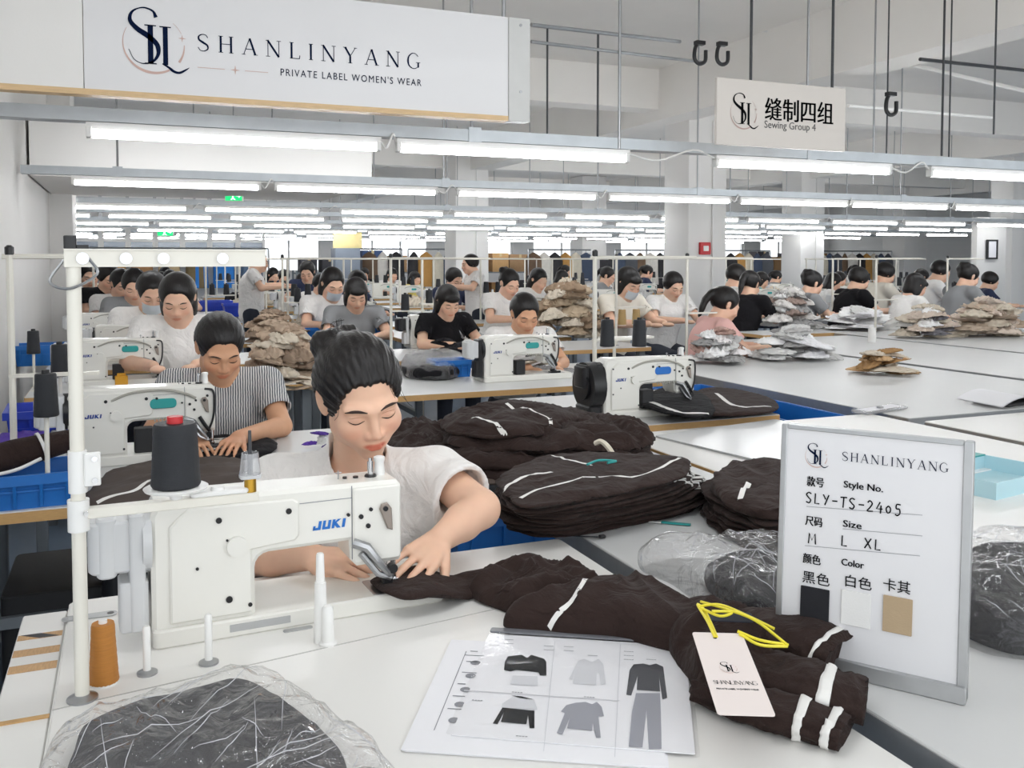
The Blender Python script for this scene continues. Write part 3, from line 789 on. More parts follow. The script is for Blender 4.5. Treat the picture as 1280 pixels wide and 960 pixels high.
def surface_ribbon(name, bvh, pts, dirv, w, mat, parent, lift=.0006, taper=True):
    """a thin strip laid on a surface along world points, projected along dirv"""
    d = Vector(dirv).normalized(); mb = MB(); P = []
    for p in pts:
        h = bvh.ray_cast(Vector(p) - d * .06, d, .2)
        if h[0] is not None: P.append((h[0] - d * lift, h[1]))
    n = len(P)
    if n < 3: return None
    vs, fs = [], []
    for i, (p, nn) in enumerate(P):
        t = (P[min(i + 1, n - 1)][0] - P[max(0, i - 1)][0]).normalized(); q = t.cross(d).normalized()
        ww = (w[i * (len(w) - 1) // (n - 1)] if isinstance(w, (list, tuple)) else w) / 2
        if taper: ww *= min(1, .35 + 2.2 * min(i, n - 1 - i) / n)
        for sgn in (1, .5, 0, -.5, -1):
            h = bvh.ray_cast(p + q * (ww * sgn) - d * .03, d, .08)
            vs.append((h[0] if h[0] is not None else p + q * (ww * sgn)) - d * lift)
    for i in range(n - 1):
        for k in range(4): fs.append((5 * i + k, 5 * i + k + 1, 5 * i + k + 6, 5 * i + k + 5))
    mb.add(vs, fs); return obj(name, mb, mat, parent, 180)
def world_clothes(name, s, mat, parent, relax=1, fold=0, seed=1, ff=60, origin=(0, 0, 0)):
    V, F = s.mesh(); me, V = np_mesh(name, V - np.array(origin), F, mat, relax)
    if fold:
        nv = np.empty(len(V) * 3, np.float32); me.vertex_normals.foreach_get('vector', nv); nv = nv.reshape(-1, 3)
        w = np.abs(wave(V * np.array([1, 1, .45]), ff, seed)) - .3 + .5 * wave(V, ff * .5, seed + 3)
        V = V + nv * (w * fold)[:, None]; me.vertices.foreach_set('co', V.astype(np.float32).ravel()); me.update()
    o = bpy.data.objects.new(name, me); COL.objects.link(o); o.parent = parent; return o
# ================================================================ the woman at the front machine
def limb(s, pts, rs, k=.012): s.chain(pts, rs, k)
M_SHIRT = pm('white_cotton', '#f1eeeb', .85, var=.02, scale=20, bump=.12, bscale=500, sheen=.1, spec=.2)
M_DENIM = pm('dark_trousers', '#2f3440', .85, var=.1)
M_BROW = pm('brow_hair', '#3a2a26', .7, var=.2)
M_LASH = pm('lash_hair', '#2a1c1a', .6)
def P(px, py, d): return np.array(atd(px, py, d))
def woman_front():
    root = thing('person', 'woman in a white T-shirt with a dark hair bun, sewing at the nearest machine', 'person', (0, 0, 0))
    base = P(450, 700, 2.12); base[2] = 0
    root.location = base
    HS = 1.045
    hc = P(451, 494, 1.93)
    vd = np.array(ray(458, 513).normalized()); fyaw = math.atan2(vd[0], vd[1])
    # the face looks along -y turned to the right of the picture and down
    M = rotm(-fyaw + R(18), R(25), R(-9))
    s = SDF(base + [-.46, -.62, .40], base + [.46, .36, 1.33], .0034)
    W = head_sdf(s, hc, M, HS)
    neck = P(447, 578, 2.06); ch = P(444, 660, 2.09); pel = base + [0, .06, .55]
    s.cap(W((0, .022, -.05)), neck, .052, .055, .02)
    shL, shR = P(548, 594, 2.04), P(342, 603, 2.08)
    s.cap(neck - [0, 0, .035], shL + [-.03, 0, -.02], .042, .038, .03); s.cap(neck - [0, 0, .035], shR + [.03, 0, -.02], .042, .038, .03)
    s.ell(ch, (.13, .09, .16), None, .05); s.ell(pel + [0, -.0, .08], (.14, .10, .14), None, .06)
    s.cap(ch, pel, .11, .12, .05)
    # left arm (picture right)
    elL, wrL = P(600, 636, 1.92), P(549, 675, 1.80)
    limb(s, [shL, elL], [.042, .041], .02); limb(s, [elL, (elL * .55 + wrL * .45), wrL], [.041, .037, .026], .012)
    fw = P(507, 719, 1.685) - wrL; hand_sdf(s, wrL, fw, (0.12, -.42, .9), -1, [(.12, .2, .2), (.05, .18, .2), (.05, .18, .2), (.1, .2, .22)], .09, 1.0, (.62, .25))
    # right arm (picture left), behind the machine
    elR, wrR = P(298, 697, 1.88), P(388, 696, 1.765)
    limb(s, [shR, elR], [.042, .040], .02); limb(s, [elR, elR * .5 + wrR * .5, wrR], [.040, .036, .026], .012)
    fw = P(472, 714, 1.72) - wrR; hand_sdf(s, wrR, fw, (.0, -.42, .9), 1, [(.2, .3, .25), (.3, .45, .4), (.38, .5, .45), (.45, .6, .5)], .08, 1.0, (.25, .45))
    V, F = s.mesh(); me, V = np_mesh('body', V - base, F, M_SKIN, 2)
    face_paint(me, V, hc - base, M, HS, (.70, .32, .29))
    body = bpy.data.objects.new('body', me); COL.objects.link(body); body.parent = root
    bvh = BVHTree.FromPolygons([tuple(v) for v in V], [tuple(f) for f in F])
    def Wl(p): return Vector(np.array(W(p)) - base)
    inw = M @ np.array([0, 1, 0])
    for x in (-1, 1):
        surface_ribbon('eyebrow', bvh, [Wl((x * (.013 + .040 * t), -.09, (.0215 + .0030 * math.sin(t * PI) - .002 * t))) for t in np.linspace(0, 1, 14)], inw, .0062, M_BROW, root)
        surface_ribbon('eyelash', bvh, [Wl((x * (.017 + .031 * t), -.09, -.0015 - .0050 * math.sin(t * PI) + .001 * t)) for t in np.linspace(0, 1, 14)], inw, .0030, M_LASH, root)
        surface_ribbon('eyelid_crease', bvh, [Wl((x * (.018 + .028 * t), -.09, .0055 + .0030 * math.sin(t * PI))) for t in np.linspace(0, 1, 12)], inw, .0011, pm('crease', '#b98468', .6), root)
    # hair with a loose bun
    hs = SDF(hc - .21, hc + .21, .0027); hair_sdf(hs, hc, M, HS, 'bun', 1, .0021)
    V, F = hs.mesh(); hm, V2 = np_mesh('hair', V - base, F, M_HAIR, 1)
    hair = bpy.data.objects.new('hair', hm); COL.objects.link(hair); hair.parent = root
    # loose strands round the bun and the hairline
    st = MB(); rr = random.Random(3)
    for i in range(4):
        a = rr.uniform(0, 2 * PI); c0 = np.array((-.012, .108, .055)); d = np.array((math.cos(a), .3 * rr.uniform(-1, 1), math.sin(a)))
        p0 = c0 + d * .036; p1 = c0 + d * rr.uniform(.044, .052) + np.array((rr.uniform(-.02, .02), .01, .012)); p2 = c0 + d * rr.uniform(.044, .058) + np.array((rr.uniform(-.035, .035), rr.uniform(-.03, .02), rr.uniform(-.03, .02)))
        st.tube(bez([Wl(p0), Wl(p1), Wl(p2)], 4), .0007, 4)
    for x0, z0 in ((.034, .068), (.05, .058), (-.06, .04), (.062, .035)):
        st.tube(bez([Wl((x0, -.055, z0 + .012)), Wl((x0 * 1.12, -.083, z0 - .012)), Wl((x0 * 1.35 + rr.uniform(-.006, .006), -.088, z0 - .022 - rr.uniform(0, .008)))], 4), .00045, 4)
    o = obj('loose_strands', st, M_HAIR, root, 60); o['kind'] = 'stuff'
    # T-shirt
    c = SDF(base + [-.40, -.45, .46], base + [.40, .36, 1.22], .0042)
    c.ell(ch, (.165, .118, .18), None, .05); c.ell(pel + [0, -.01, .06], (.175, .14, .18), None, .08); c.cap(ch, pel, .145, .155, .06)
    nb = neck - [0, 0, .03]
    c.cap(nb + [0, .02, .0], shL + [-.015, 0, .0], .066, .058, .04); c.cap(nb + [0, .02, .0], shR + [.015, 0, .0], .066, .058, .04)
    c.cap(W((0, .045, -.085)), nb + [0, .03, 0], .056, .07, .03)
    slL = shL * .40 + elL * .60; slR = shR * .40 + elR * .60
    c.cap(shL, slL, .062, .070, .03); c.cap(shR, slR, .062, .071, .03); c.cap(slL - [0, 0, .03], ch + [.08, -.02, -.02], .04, .06, .06); c.cap(slR - [0, 0, .03], ch + [-.08, -.02, -.02], .04, .06, .06)
    # hems: cut the sleeves and open the neckline
    for sh, el, sl in ((shL, elL, slL), (shR, elR, slR)):
        u = (el - sh) / np.linalg.norm(el - sh); q = c.sub(np.minimum(sl, el) - .16, np.maximum(sl, el) + .16); SL, X, Y, Z = q
        pl = (X - sl[0]) * u[0] + (Y - sl[1]) * u[1] + (Z - sl[2]) * u[2]
        dd = np.sqrt((X - sl[0]) ** 2 + (Y - sl[1]) ** 2 + (Z - sl[2]) ** 2) - .15
        c.D[SL] = np.where(dd < 0, np.maximum(c.D[SL], pl), c.D[SL])
        c.cap(sl - u * .05, el, .054, .060, .004, 'd')
    nk = P(447, 548, 1.985)
    A = rotm(-fyaw + R(4), R(30), R(2))
    c.ell(nk, (.070, .17, .062), A, .006, 'd')
    c.cap(W((0, .022, -.03)), neck - [0, 0, .03], .058, .062, .008, 'd')
    hb = W((0, 0, .02)); c.ell(hb, (.1, .12, .11), M, .006, 'd')
    shirt = world_clothes('t_shirt', c, M_SHIRT, root, 2, .006, 5, 62, base)
    # neckband
    VS = np.empty(len(shirt.data.vertices) * 3, np.float32); shirt.data.vertices.foreach_get('co', VS); VS = VS.reshape(-1, 3)
    # trousers
    t = SDF(base + [-.26, -.62, -.01], base + [.26, .28, .72], .009)
    t.ell(pel - [0, 0, .02], (.165, .14, .12), None, .05)
    for x in (-1, 1):
        h, k, a = pel + [x * .085, -.03, -.03], pel + [x * .11, -.42, -.02], np.array([base[0] + x * .11, base[1] - .38, .06])
        t.cap(h, k, .085, .062, .04); t.cap(k, a, .06, .042, .02); t.cap(a + [0, 0, -.02], a + [0, -.12, -.025], .036, .03, .02)
    world_clothes('trousers', t, M_DENIM, root, 1, 0, 1, 1, base)
    return root
woman_front()
# ================================================================ sewing machines
M_TEAL = pm('teal_lever_enamel', '#2f9d9a', .35, var=.05)
M_LOGO = pm('logo_blue', '#1f6fc4', .5, var=.02)
M_LOGOD = pm('logo_navy', '#24408f', .5, var=.02)
M_HOSE = pm('grey_hose', '#a9a69c', .5, var=.05)
def screw(mb, x, z, r, y=-.0485): mb.disc((x, y + .002, z), r, .004, 'y', 12)
def maker(ink, x, z, w, h):
    """heavy slanted maker's lettering built from bars"""
    k = w / 4.5; t = .34 * k
    def S(px, pz): return (x + px * k + (pz * .18 * h), z + pz * h)
    def bar(x0, x1, z0, z1): ink.poly([S(x0, z0), S(x1, z0), S(x1, z1), S(x0, z1)])
    bar(.62, 1.0, 0, 1); bar(0, .64, 0, .28); bar(0, .3, 0, .5)                              # J
    bar(1.18, 1.54, 0, 1); bar(1.85, 2.21, 0, 1); bar(1.5, 1.9, 0, .28)                      # U
    bar(2.4, 2.76, 0, 1); ink.poly([S(2.74, .38), S(2.95, .62), S(3.5, 1), S(3.05, 1), S(2.74, .72)]); ink.poly([S(2.74, .62), S(2.74, .34), S(3.1, 0), S(3.6, 0), S(2.95, .62)])   # K
    bar(3.72, 4.1, 0, 1)                                                                     # I
    return ink
def arm_outline():
    o = [(-.42, .02), (-.256, .02), (-.256, .108)]
    o += [(-.256 + .024 * (1 - math.cos(R(a))), .108 + .024 * math.sin(R(a))) for a in (22, 45, 68, 90)]
    o += [(-.092, .133), (-.090, .098), (-.078, .085), (.0, .085), (.004, .090), (.004, .224)]
    o += [(-.004, .233), (-.39, .239), (-.412, .232), (-.42, .215)]
    return o
def machine(label, kind='front', loc=(0, 0, 0), rz=0, group=None):
    t = thing('sewing_machine', label, 'sewing machine', loc, rz, group)
    f = kind == 'front'; E = M_MACH
    b = MB(); b.rbox(-.42, .085, -.056, .120, .0, .03, .012, .003); obj('bed', b, E, t)
    a = MB(); a.prism(arm_outline(), -.045, .048, .007, 'y'); obj('arm', a, E, t, 40)
    p = MB(); p.prism([(-.392, .036), (-.262, .036), (-.262, .142), (-.19, .148), (-.182, .156), (-.182, .214), (-.192, .221), (-.36, .224), (-.376, .212), (-.392, .196)], -.051, -.044, .003, 'y'); obj('cover_plate', p, E, t)
    p = MB(); p.prism(rrect(-.087, .0015, .092, .226, .006), -.050, -.044, .003, 'y'); obj('face_plate', p, E, t)
    m = MB(); m.rbox(-.512, -.418, -.04, .05, .128, .212, .018, .004); m.rbox(-.500, -.470, -.043, .053, .122, .218, .012, .003)
    obj('motor_housing', m, M_MGREY, t)
    m = MB(); m.rbox(-.452, -.428, -.047, .03, .03, .222, .006, .003); m.rbox(-.468, -.424, -.044, .02, .03, .112, .008, .003); obj('belt_guard', m, M_MGREY, t)
    h = MB(); h.tube([(-.418, 0, .17), (-.432, 0, .17)], .055, 24); obj('handwheel', h, M_MGREY if f else M_BLACK, t)
    s = MB()
    pts = [(-.315, .199, .0050), (-.200, .201, .0050), (-.350, .123, .0026), (-.096, .182, .0030), (-.073, .176, .0042), (-.055, .187, .0034), (-.060, .158, .0042), (-.266, .05, .0035), (-.302, .164, .002)]
    if not f: pts += [(-.385, .10, .003), (-.385, .2, .003), (-.17, .2, .004), (-.02, .2, .004), (-.03, .11, .004)]
    for x, z, r in pts: screw(s, x, z, r, -.0515)
    o = obj('screws', s, M_BLACK, t); o['kind'] = 'stuff'
    d = MB(); d.disc((-.287, -.049, .153), .0165, .011, 'y', 22); obj('round_cap', d, E, t)
    if f:
        d = MB(); d.disc((-.300, -.050, .064), .0055, .004, 'y', 14); obj('plug', d, M_BLACK, t)
    g = MB(); g.box(-.0885, -.0872, -.0462, -.0448, .10, .231); g.box(-.18, -.0885, -.0462, -.0448, .2095, .2105); obj('panel_seam', g, M_INKG, t)['kind'] = 'stuff'
    ik = Ink()
    if f: maker(ik, -.158, .160, .062, .0155)
    else: maker(ik, -.374, .150, .050, .012)
    ik.obj('maker_lettering', M_LOGO if f else M_LOGOD, t, face_mat((0, -.0458 if f else -.0516, 0), (1, 0, 0), (0, 0, 1)))
    # take-up cover, thread lever, needle group
    l = MB(); l.prism([(-.026, .150), (-.016, .146), (-.018, .186), (-.026, .197), (-.036, .195), (-.040, .186)], -.058, -.050, .002, 'y'); obj('thread_lever', l, pm('grey_cast_metal', '#9b9087', .4, .4, var=.1), t)
    l = MB(); l.disc((-.030, -.0575, .187), .0045, .003); obj('lever_screw', l, M_BLACK, t)
    k = MB(); k.tube([(-.088, -.052, .131), (-.066, -.062, .123), (-.040, -.062, .088), (-.022, -.058, .066)], [.009, .009, .007, .006], 8)
    k.tube([(-.075, -.056, .112), (-.045, -.058, .072), (-.02, -.056, .06)], [.006, .006, .005], 8); obj('lifter_link', k, M_STEEL, t)
    k = MB(); k.disc((-.018, -.05, .078), .0085, .014, 'y', 16); obj('link_pivot', k, M_BLACK, t)
    n = MB(); n.tube([(-.004, -.02, .09), (-.004, -.02, .045)], .0055, 10); n.tube([(-.004, -.02, .045), (-.004, -.02, .018)], .0016, 6); n.tube([(-.020, -.02, .09), (-.020, -.02, .03)], .005, 10)
    n.rbox(-.012, .004, -.030, -.010, .036, .048, .003, .001); obj('needle_bar', n, M_CHROME, t)
    pf = MB(); pf.rbox(-.034, .020, -.045, .004, .031, .036, .008, .001); pf.rbox(-.028, -.008, -.034, -.008, .034, .052, .004, .002); pf.tube([(-.03, -.04, .036), (.018, -.042, .036)], .006, 8); obj('presser_foot', pf, M_BLACK, t)
    np_ = MB(); np_.rbox(-.05, .045, -.05, .03, .0295, .031, .006, .0003); obj('needle_plate', np_, M_STEEL, t)
    # top fittings
    tp = MB(); tp.tube([(-.040, 0, .232), (-.040, 0, .262)], .0055, 12); tp.tube([(-.040, 0, .262), (-.040, 0, .268)], .0035, 8); obj('tension_post', tp, M_CHROME, t)
    tp = MB(); tp.lathe([(.011, .228), (.011, .236), (.009, .238)], 14, Matrix.Translation((-.040, 0, 0))); tp.lathe([(.004, .231), (.004, .238)], 10, Matrix.Translation((-.088, 0, 0))); tp.lathe([(.005, .231), (.005, .237)], 10, Matrix.Translation((-.068, 0, 0))); obj('oil_caps', tp, M_BLACK, t)
    kb = MB(); kb.lathe([(.011, .228), (.0095, .246), (.0085, .256), (.0105, .260), (.0105, .266), (.006, .268)], 14, Matrix.Translation((-.020, .01, 0))); obj('tension_knob', kb, M_WPLAS, t)
    gd = MB(); gd.tube([(-.100, 0, .232), (-.100, 0, .250)], .0012, 6); gd.tube([(-.106, 0, .246), (-.094, 0, .246)], .001, 6); obj('thread_guide', gd, M_STEEL, t)
    if not f:
        q = MB(); q.prism(rrect(-.19, -.112, .168, .198, .012), -.053, -.044, .002, 'y'); obj('teal_plate', q, M_TEAL, t)
        q = MB(); q.tube(bez([(-.30, -.049, .20), (-.24, -.056, .222), (-.15, -.056, .226), (-.09, -.056, .212), (-.055, -.056, .195)], 6), .004, 7); obj('air_hose', q, M_HOSE, t)
        q = MB(); q.tube(bez([(-.028, -.05, .222), (-.004, -.056, .216), (.0, -.058, .18), (-.004, -.058, .13), (-.018, -.056, .09)], 6), .0035, 7); q.tube(bez([(-.045, -.055, .135), (-.03, -.06, .11), (-.015, -.056, .088)], 5), .006, 7); obj('black_hose', q, M_BLACK, t)
        q = MB()
        for i in range(9): q.tube([(-.088 - i * .011, -.044, .138), (-.088 - i * .011, -.05, .128)], .0022, 5)
        obj('hose_coil', q, M_HOSE, t)
        q = MB(); q.rbox(-.235, -.18, -.03, .02, .03, .105, .006, .002); obj('bobbin_unit', q, M_DARK, t)
    else:
        q = MB(); q.rbox(-.215, -.165, -.075, -.062, 0, .0015, .005, .0003); obj('slide_cover', q, M_ALU, t)
        q = MB(); q.box(-.3, -.2, -.0575, -.0558, .010, .022); obj('type_plate', q, M_ALU, t)
    return t
O1 = at(490, 748, .77)
MZ1 = R(3)
FM1 = machine('large white sewing machine nearest the camera, in front of the woman in white', 'front', O1, MZ1)
ML = Matrix.Translation(O1) @ Matrix.Rotation(MZ1, 4, 'Z')

# ---------------------------------------------------------------- thread stands and spools
def spool(label, mat, loc, r0=.034, r1=.029, h=.092, cap=None, core=M_WPLAS, group=None):
    t = thing('thread_spool', label, 'spool', loc, 0, group)
    prof = [(r0 * .93, .0), (r0, .004)]
    for k in range(1, 6):
        z = .004 + (h - .008) * k / 6; r = r0 + (r1 - r0) * k / 6; prof += [(r - .0006, z - .0015), (r * .985, z), (r - .0004, z + .0015)]
    prof += [(r1, h - .004), (r1 * .93, h), (r1 * .4, h)]
    m = MB(); m.lathe(prof, 26); obj('thread_winding', m, mat, t, 60)
    m = MB(); m.lathe([(r1 * .38, h - .002), (r1 * .36, h + (.010 if cap else .005)), (r1 * .2, h + (.010 if cap else .005))], 16); obj('cone_top', m, cap or core, t)
    if not cap: m = MB(); m.lathe([(r0 * .96, -.001), (r0 * .98, .003)], 20); obj('cone_foot', m, core, t)
    return t
def post(label, loc, h, r=.0058, flange=True, mat=M_WPLAS):
    t = thing('spool_post', label, 'post', loc)
    m = MB(); m.lathe([(r, .002), (r, h - .003), (r * .7, h)], 12); obj('rod', m, mat, t)
    if flange: m = MB(); m.lathe([(r * 2.6, 0), (r * 2.6, .003), (r * 1.5, .006)], 18); obj('flange', m, M_STEEL, t)
    return t
# front stand
p0 = at(103, 874, .77)
t = thing('thread_stand', 'tall white thread stand on the nearest table, left of the front machine', 'thread stand', p0, R(2))
m = MB(); m.tube([(0, 0, 0), (0, 0, .64)], .0098, 14); obj('pole', m, M_MACH2, t)
m = MB(); m.lathe([(.021, 0), (.021, .003), (.013, .006), (.0102, .008)], 20); obj('flange', m, M_STEEL, t)
m = MB(); m.prism([(-.012, -.012), (.012, -.012), (.012, .012), (-.012, .012)], 0, .275, .001, 'x', Matrix.Translation((-.012, 0, .632))); m.box(-.012, .263, -.016, .016, .6435, .6455); obj('cross_bar', m, M_MACH2, t)
for x in (.012, .068, .118, .2):
    m = MB(); m.disc((x, -.012, .632), .0085, .004); m.tube([(x - .0, -.018, .632), (x, -.012, .632)], .004, 8); obj('guide_eye', m, M_CHROME, t)
m = MB(); m.rbox(-.012, .005, -.008, .008, .6455, .664, .004, .001); m.box(.005, .02, -.006, .006, .6455, .651); obj('end_clip', m, M_BLACK, t)
m = MB(); m.rbox(-.006, .25, -.008, .012, .262, .276, .003, .001); obj('spool_arm', m, M_MACH2, t)
m = MB(); m.lathe([(.0145, .245), (.0145, .290)], 18); m.rbox(.008, .03, -.014, -.004, .31, .357, .003, .001); m.lathe([(.0125, .30), (.0125, .36)], 16); obj('collar', m, M_WPLAS, t)
m = MB(); m.disc((.022, -.014, .349), .004, .004); m.disc((.022, -.014, .318), .004, .004); m.disc((.01, -.014, .272), .003, .004); obj('clamp_screws', m, M_CHROME, t)['kind'] = 'stuff'
m = MB(); m.lathe([(.008, .276), (.010, .284), (.044, .291), (.046, .294), (.043, .2955), (.01, .293)], 32, Matrix.Translation((.131, 0, 0))); obj('spool_tray', m, M_WPLAS, t)
m = MB(); m.rbox(.150, .235, -.012, .02, .2765, .284, .008, .002); m.lathe([(.011, .284), (.009, .289)], 16, Matrix.Translation((.19, .0, 0))); obj('arm_clip', m, M_WPLAS, t)
m = MB(); m.lathe([(.009, .276), (.009, .297)], 16, Matrix.Translation((.238, 0, 0))); obj('brass_nut', m, M_GOLD, t)
m = MB(); m.rbox(.222, .254, -.012, .012, .297, .303, .006, .001); obj('pin_base', m, M_MGREY, t)
m = MB(); m.tube([(.238, 0, .30), (.238, 0, .335)], .004, 8); m.tube([(.238, 0, .335), (.238, 0, .37)], [.0032, .0024], 8); obj('spool_pin', m, M_DSTEEL, t)
m = MB(); m.lathe([(.0165, .303), (.0125, .336), (.012, .336), (.016, .303)], 18, Matrix.Translation((.238, 0, 0))); obj('clear_cone', m, film('clear_plastic', opac=.22, bump=.1), t)
m = MB(); m.tube(bez([(-.012, 0, .63), (-.03, .0, .60), (-.005, -.012, .59), (.03, -.012, .61), (.02, -.012, .632)], 6), .0022, 6); obj('thread_hook', m, M_STEEL, t)
TSM = Matrix.Translation(p0) @ Matrix.Rotation(R(2), 4, 'Z')
spool('large black thread spool with a red top on the front thread stand', M_THREAD, TSM @ Vector((.131, 0, .2955)), .0355, .031, .094, M_RED)
spool('orange thread cone standing on the nearest white table', M_OTHREAD, at(130, 853, .771), .0215, .0165, .090)
post('thin white spool post with a metal foot beside the orange cone', at(184, 842, .77), .074)
post('thin white spool post in front of the machine column', at(261, 829, .77), .078)
pp = at(401, 802, .77); t = thing('spool_post', 'thick white plastic double post in front of the machine arm', 'post', pp)
m = MB(); m.lathe([(.0115, 0), (.0105, .05), (.0095, .10), (.0075, .1005), (.0065, .145), (.005, .148)], 16); obj('tall_post', m, M_WPLAS, t)
m = MB(); m.lathe([(.015, 0), (.015, .003), (.011, .006), (.009, .06), (.006, .064)], 16, Matrix.Translation((.009, -.014, 0))); obj('short_post', m, M_WPLAS, t)
# ================================================================ cloth
def closed(pts, n):
    P = [Vector((p[0], p[1])) for p in pts]; m = len(P); o = []
    for i in range(m):
        a, b, c, d = P[i - 1], P[i], P[(i + 1) % m], P[(i + 2) % m]
        for k in range(8):
            t = k / 8; o.append(.5 * ((2 * b) + (c - a) * t + (2 * a - 5 * b + 4 * c - d) * t * t + (3 * b - a - 3 * c + d) * t ** 3))
    L = [0]
    for i in range(len(o)): L.append(L[-1] + (o[(i + 1) % len(o)] - o[i]).length)
    r = []
    for k in range(n):
        s = L[-1] * k / n; i = max(j for j in range(len(o)) if L[j] <= s); t = (s - L[i]) / max(1e-9, L[i + 1] - L[i])
        r.append(o[i].lerp(o[(i + 1) % len(o)], t))
    return r
def ridge(x, y, f, seed, ang=0, an=2.5):
    c, s = math.cos(ang), math.sin(ang); u, v = (x * c + y * s) * f / an, (-x * s + y * c) * f
    w = noise.noise(Vector((u * .8, v * .5, seed + 9.1))) * 1.2
    r = 1 - 2.0 * abs(noise.noise(Vector((u + w, v + w, seed))))
    return r * (.55 + .35 * abs(r)) * 1.25 - .4
def heap_mesh(name, outline, Hh, mat, seed=0, fold=.01, freq=16, ang=0., e=.45, rings=14, seg=56, side=.05, base=None, an=2.5, top=None, smooth=180, crease=0, rim=.42):
    """a garment lying on something: smooth closed outline, rounded rim tucked under, ridged folds"""
    O = closed(outline, seg); cx = sum(p.x for p in O) / seg; cy = sum(p.y for p in O) / seg
    vs, fs = [], []; phi = [90 * (k / rings) for k in range(1, rings + 1)] + [112, 140]
    def zz(x, y, r):
        z = fold * ridge(x, y, freq, seed, ang, an) + fold * .5 * ridge(x, y, freq * 2.1, seed + 5, ang + .5, an)
        if crease: z += crease * noise.noise(Vector((x * 60, y * 60, seed)))
        return z
    vs.append((cx, cy, Hh + zz(cx, cy, 0) + (top(cx, cy) if top else 0) + (base(cx, cy) if base else 0)))
    for d in phi:
        a = R(d); r = math.sin(a) ** e if d <= 90 else 1 - .06 * (d - 90) / 50; zk = math.cos(a) ** e if d < 90 else 0
        for k in range(seg):
            q = O[k]; x, y = cx + (q.x - cx) * r, cy + (q.y - cy) * r
            if d >= 60:
                w = side * noise.noise(Vector((q.x * freq * 1.3, q.y * freq * 1.3, seed + d * .02))); x += (q.x - cx) * w; y += (q.y - cy) * w
            kk = max(0, min(1, zk)); z = Hh * zk * (1 if d <= 90 else 0) + zz(x, y, r) * kk ** .7
            if top: z += top(x, y) * kk
            if d > 90: z = rim * .4 * Hh if d < 120 else 0
            if d == 90: z = rim * Hh
            vs.append((x, y, max(.0, z) + (base(x, y) if base else 0)))
    n = len(phi)
    for k in range(seg): fs.append((0, 1 + k, 1 + (k + 1) % seg))
    for i in range(n - 1):
        for k in range(seg):
            j = (k + 1) % seg; fs.append((1 + i * seg + k, 1 + (i + 1) * seg + k, 1 + (i + 1) * seg + j, 1 + i * seg + j))
    fs.append(tuple(1 + (n - 1) * seg + k for k in range(seg - 1, -1, -1)))
    return mkmesh(name, vs, fs, mat, None, smooth)
def bvh_of(me): return BVHTree.FromPolygons([v.co.copy() for v in me.vertices], [tuple(p.vertices) for p in me.polygons])
def stripe(me, pts, w, parent, mat=None, n=26, name='stripe', dirv=(0, 0, -1), lift=.0012, z0=0):
    P = bez(pts, max(2, n // max(1, len(pts) - 1))); P = [Vector((p[0], p[1], z0 if len(p) < 3 else p[2])) for p in P]
    b = bvh_of(me); d = Vector(dirv).normalized(); out = []
    for i, p in enumerate(P):
        t = (P[min(i + 1, len(P) - 1)] - P[max(i - 1, 0)]).normalized(); q = t.cross(d).normalized(); row = []
        for s in (.5, .25, 0, -.25, -.5):
            h = b.ray_cast(p + q * (w * s) - d * .5, d, 2)
            row.append(h[0] - d * lift if h[0] is not None else None)
        out.append(row)
    mb = MB()
    for a, c in zip(out[:-1], out[1:]):
        for k in range(4):
            if all(v is not None for v in (a[k], a[k + 1], c[k], c[k + 1])): mb.add([a[k], a[k + 1], c[k + 1], c[k]], [(0, 1, 2, 3)])
    if not mb.v: return None
    o = obj(name, mb, mat or M_TRIM, parent, 180); return o
def pxy(pts, o, z=.77):
    """photo outline -> local floor-plan points about o"""
    return [((at(x, y, z) - o).x, (at(x, y, z) - o).y) for x, y in pts]
def garment(name, label, cat, outline_px, Hh, mat, z=.77, group=None, stripes=(), **kw):
    c = Vector((0, 0, 0))
    for p in outline_px: c += at(p[0], p[1], z)
    c /= len(outline_px); c.z = z
    t = thing(name, label, cat, c, 0, group)
    bw = kw.pop('base_w', None)
    if bw: kw['base'] = lambda x, y: bw(x + c.x, y + c.y)
    me = heap_mesh('cloth', pxy(outline_px, c, z), Hh, mat, **kw); o = obj('cloth', me, mat, t)
    for s in stripes:
        w, pts = s[0], s[1]; zz = z + (s[2] if len(s) > 2 else Hh)
        stripe(me, pxy(pts, c, zz), w, t, dirv=s[3] if len(s) > 3 else (0, 0, -1), z0=s[2] if len(s) > 3 else 0)
    return t
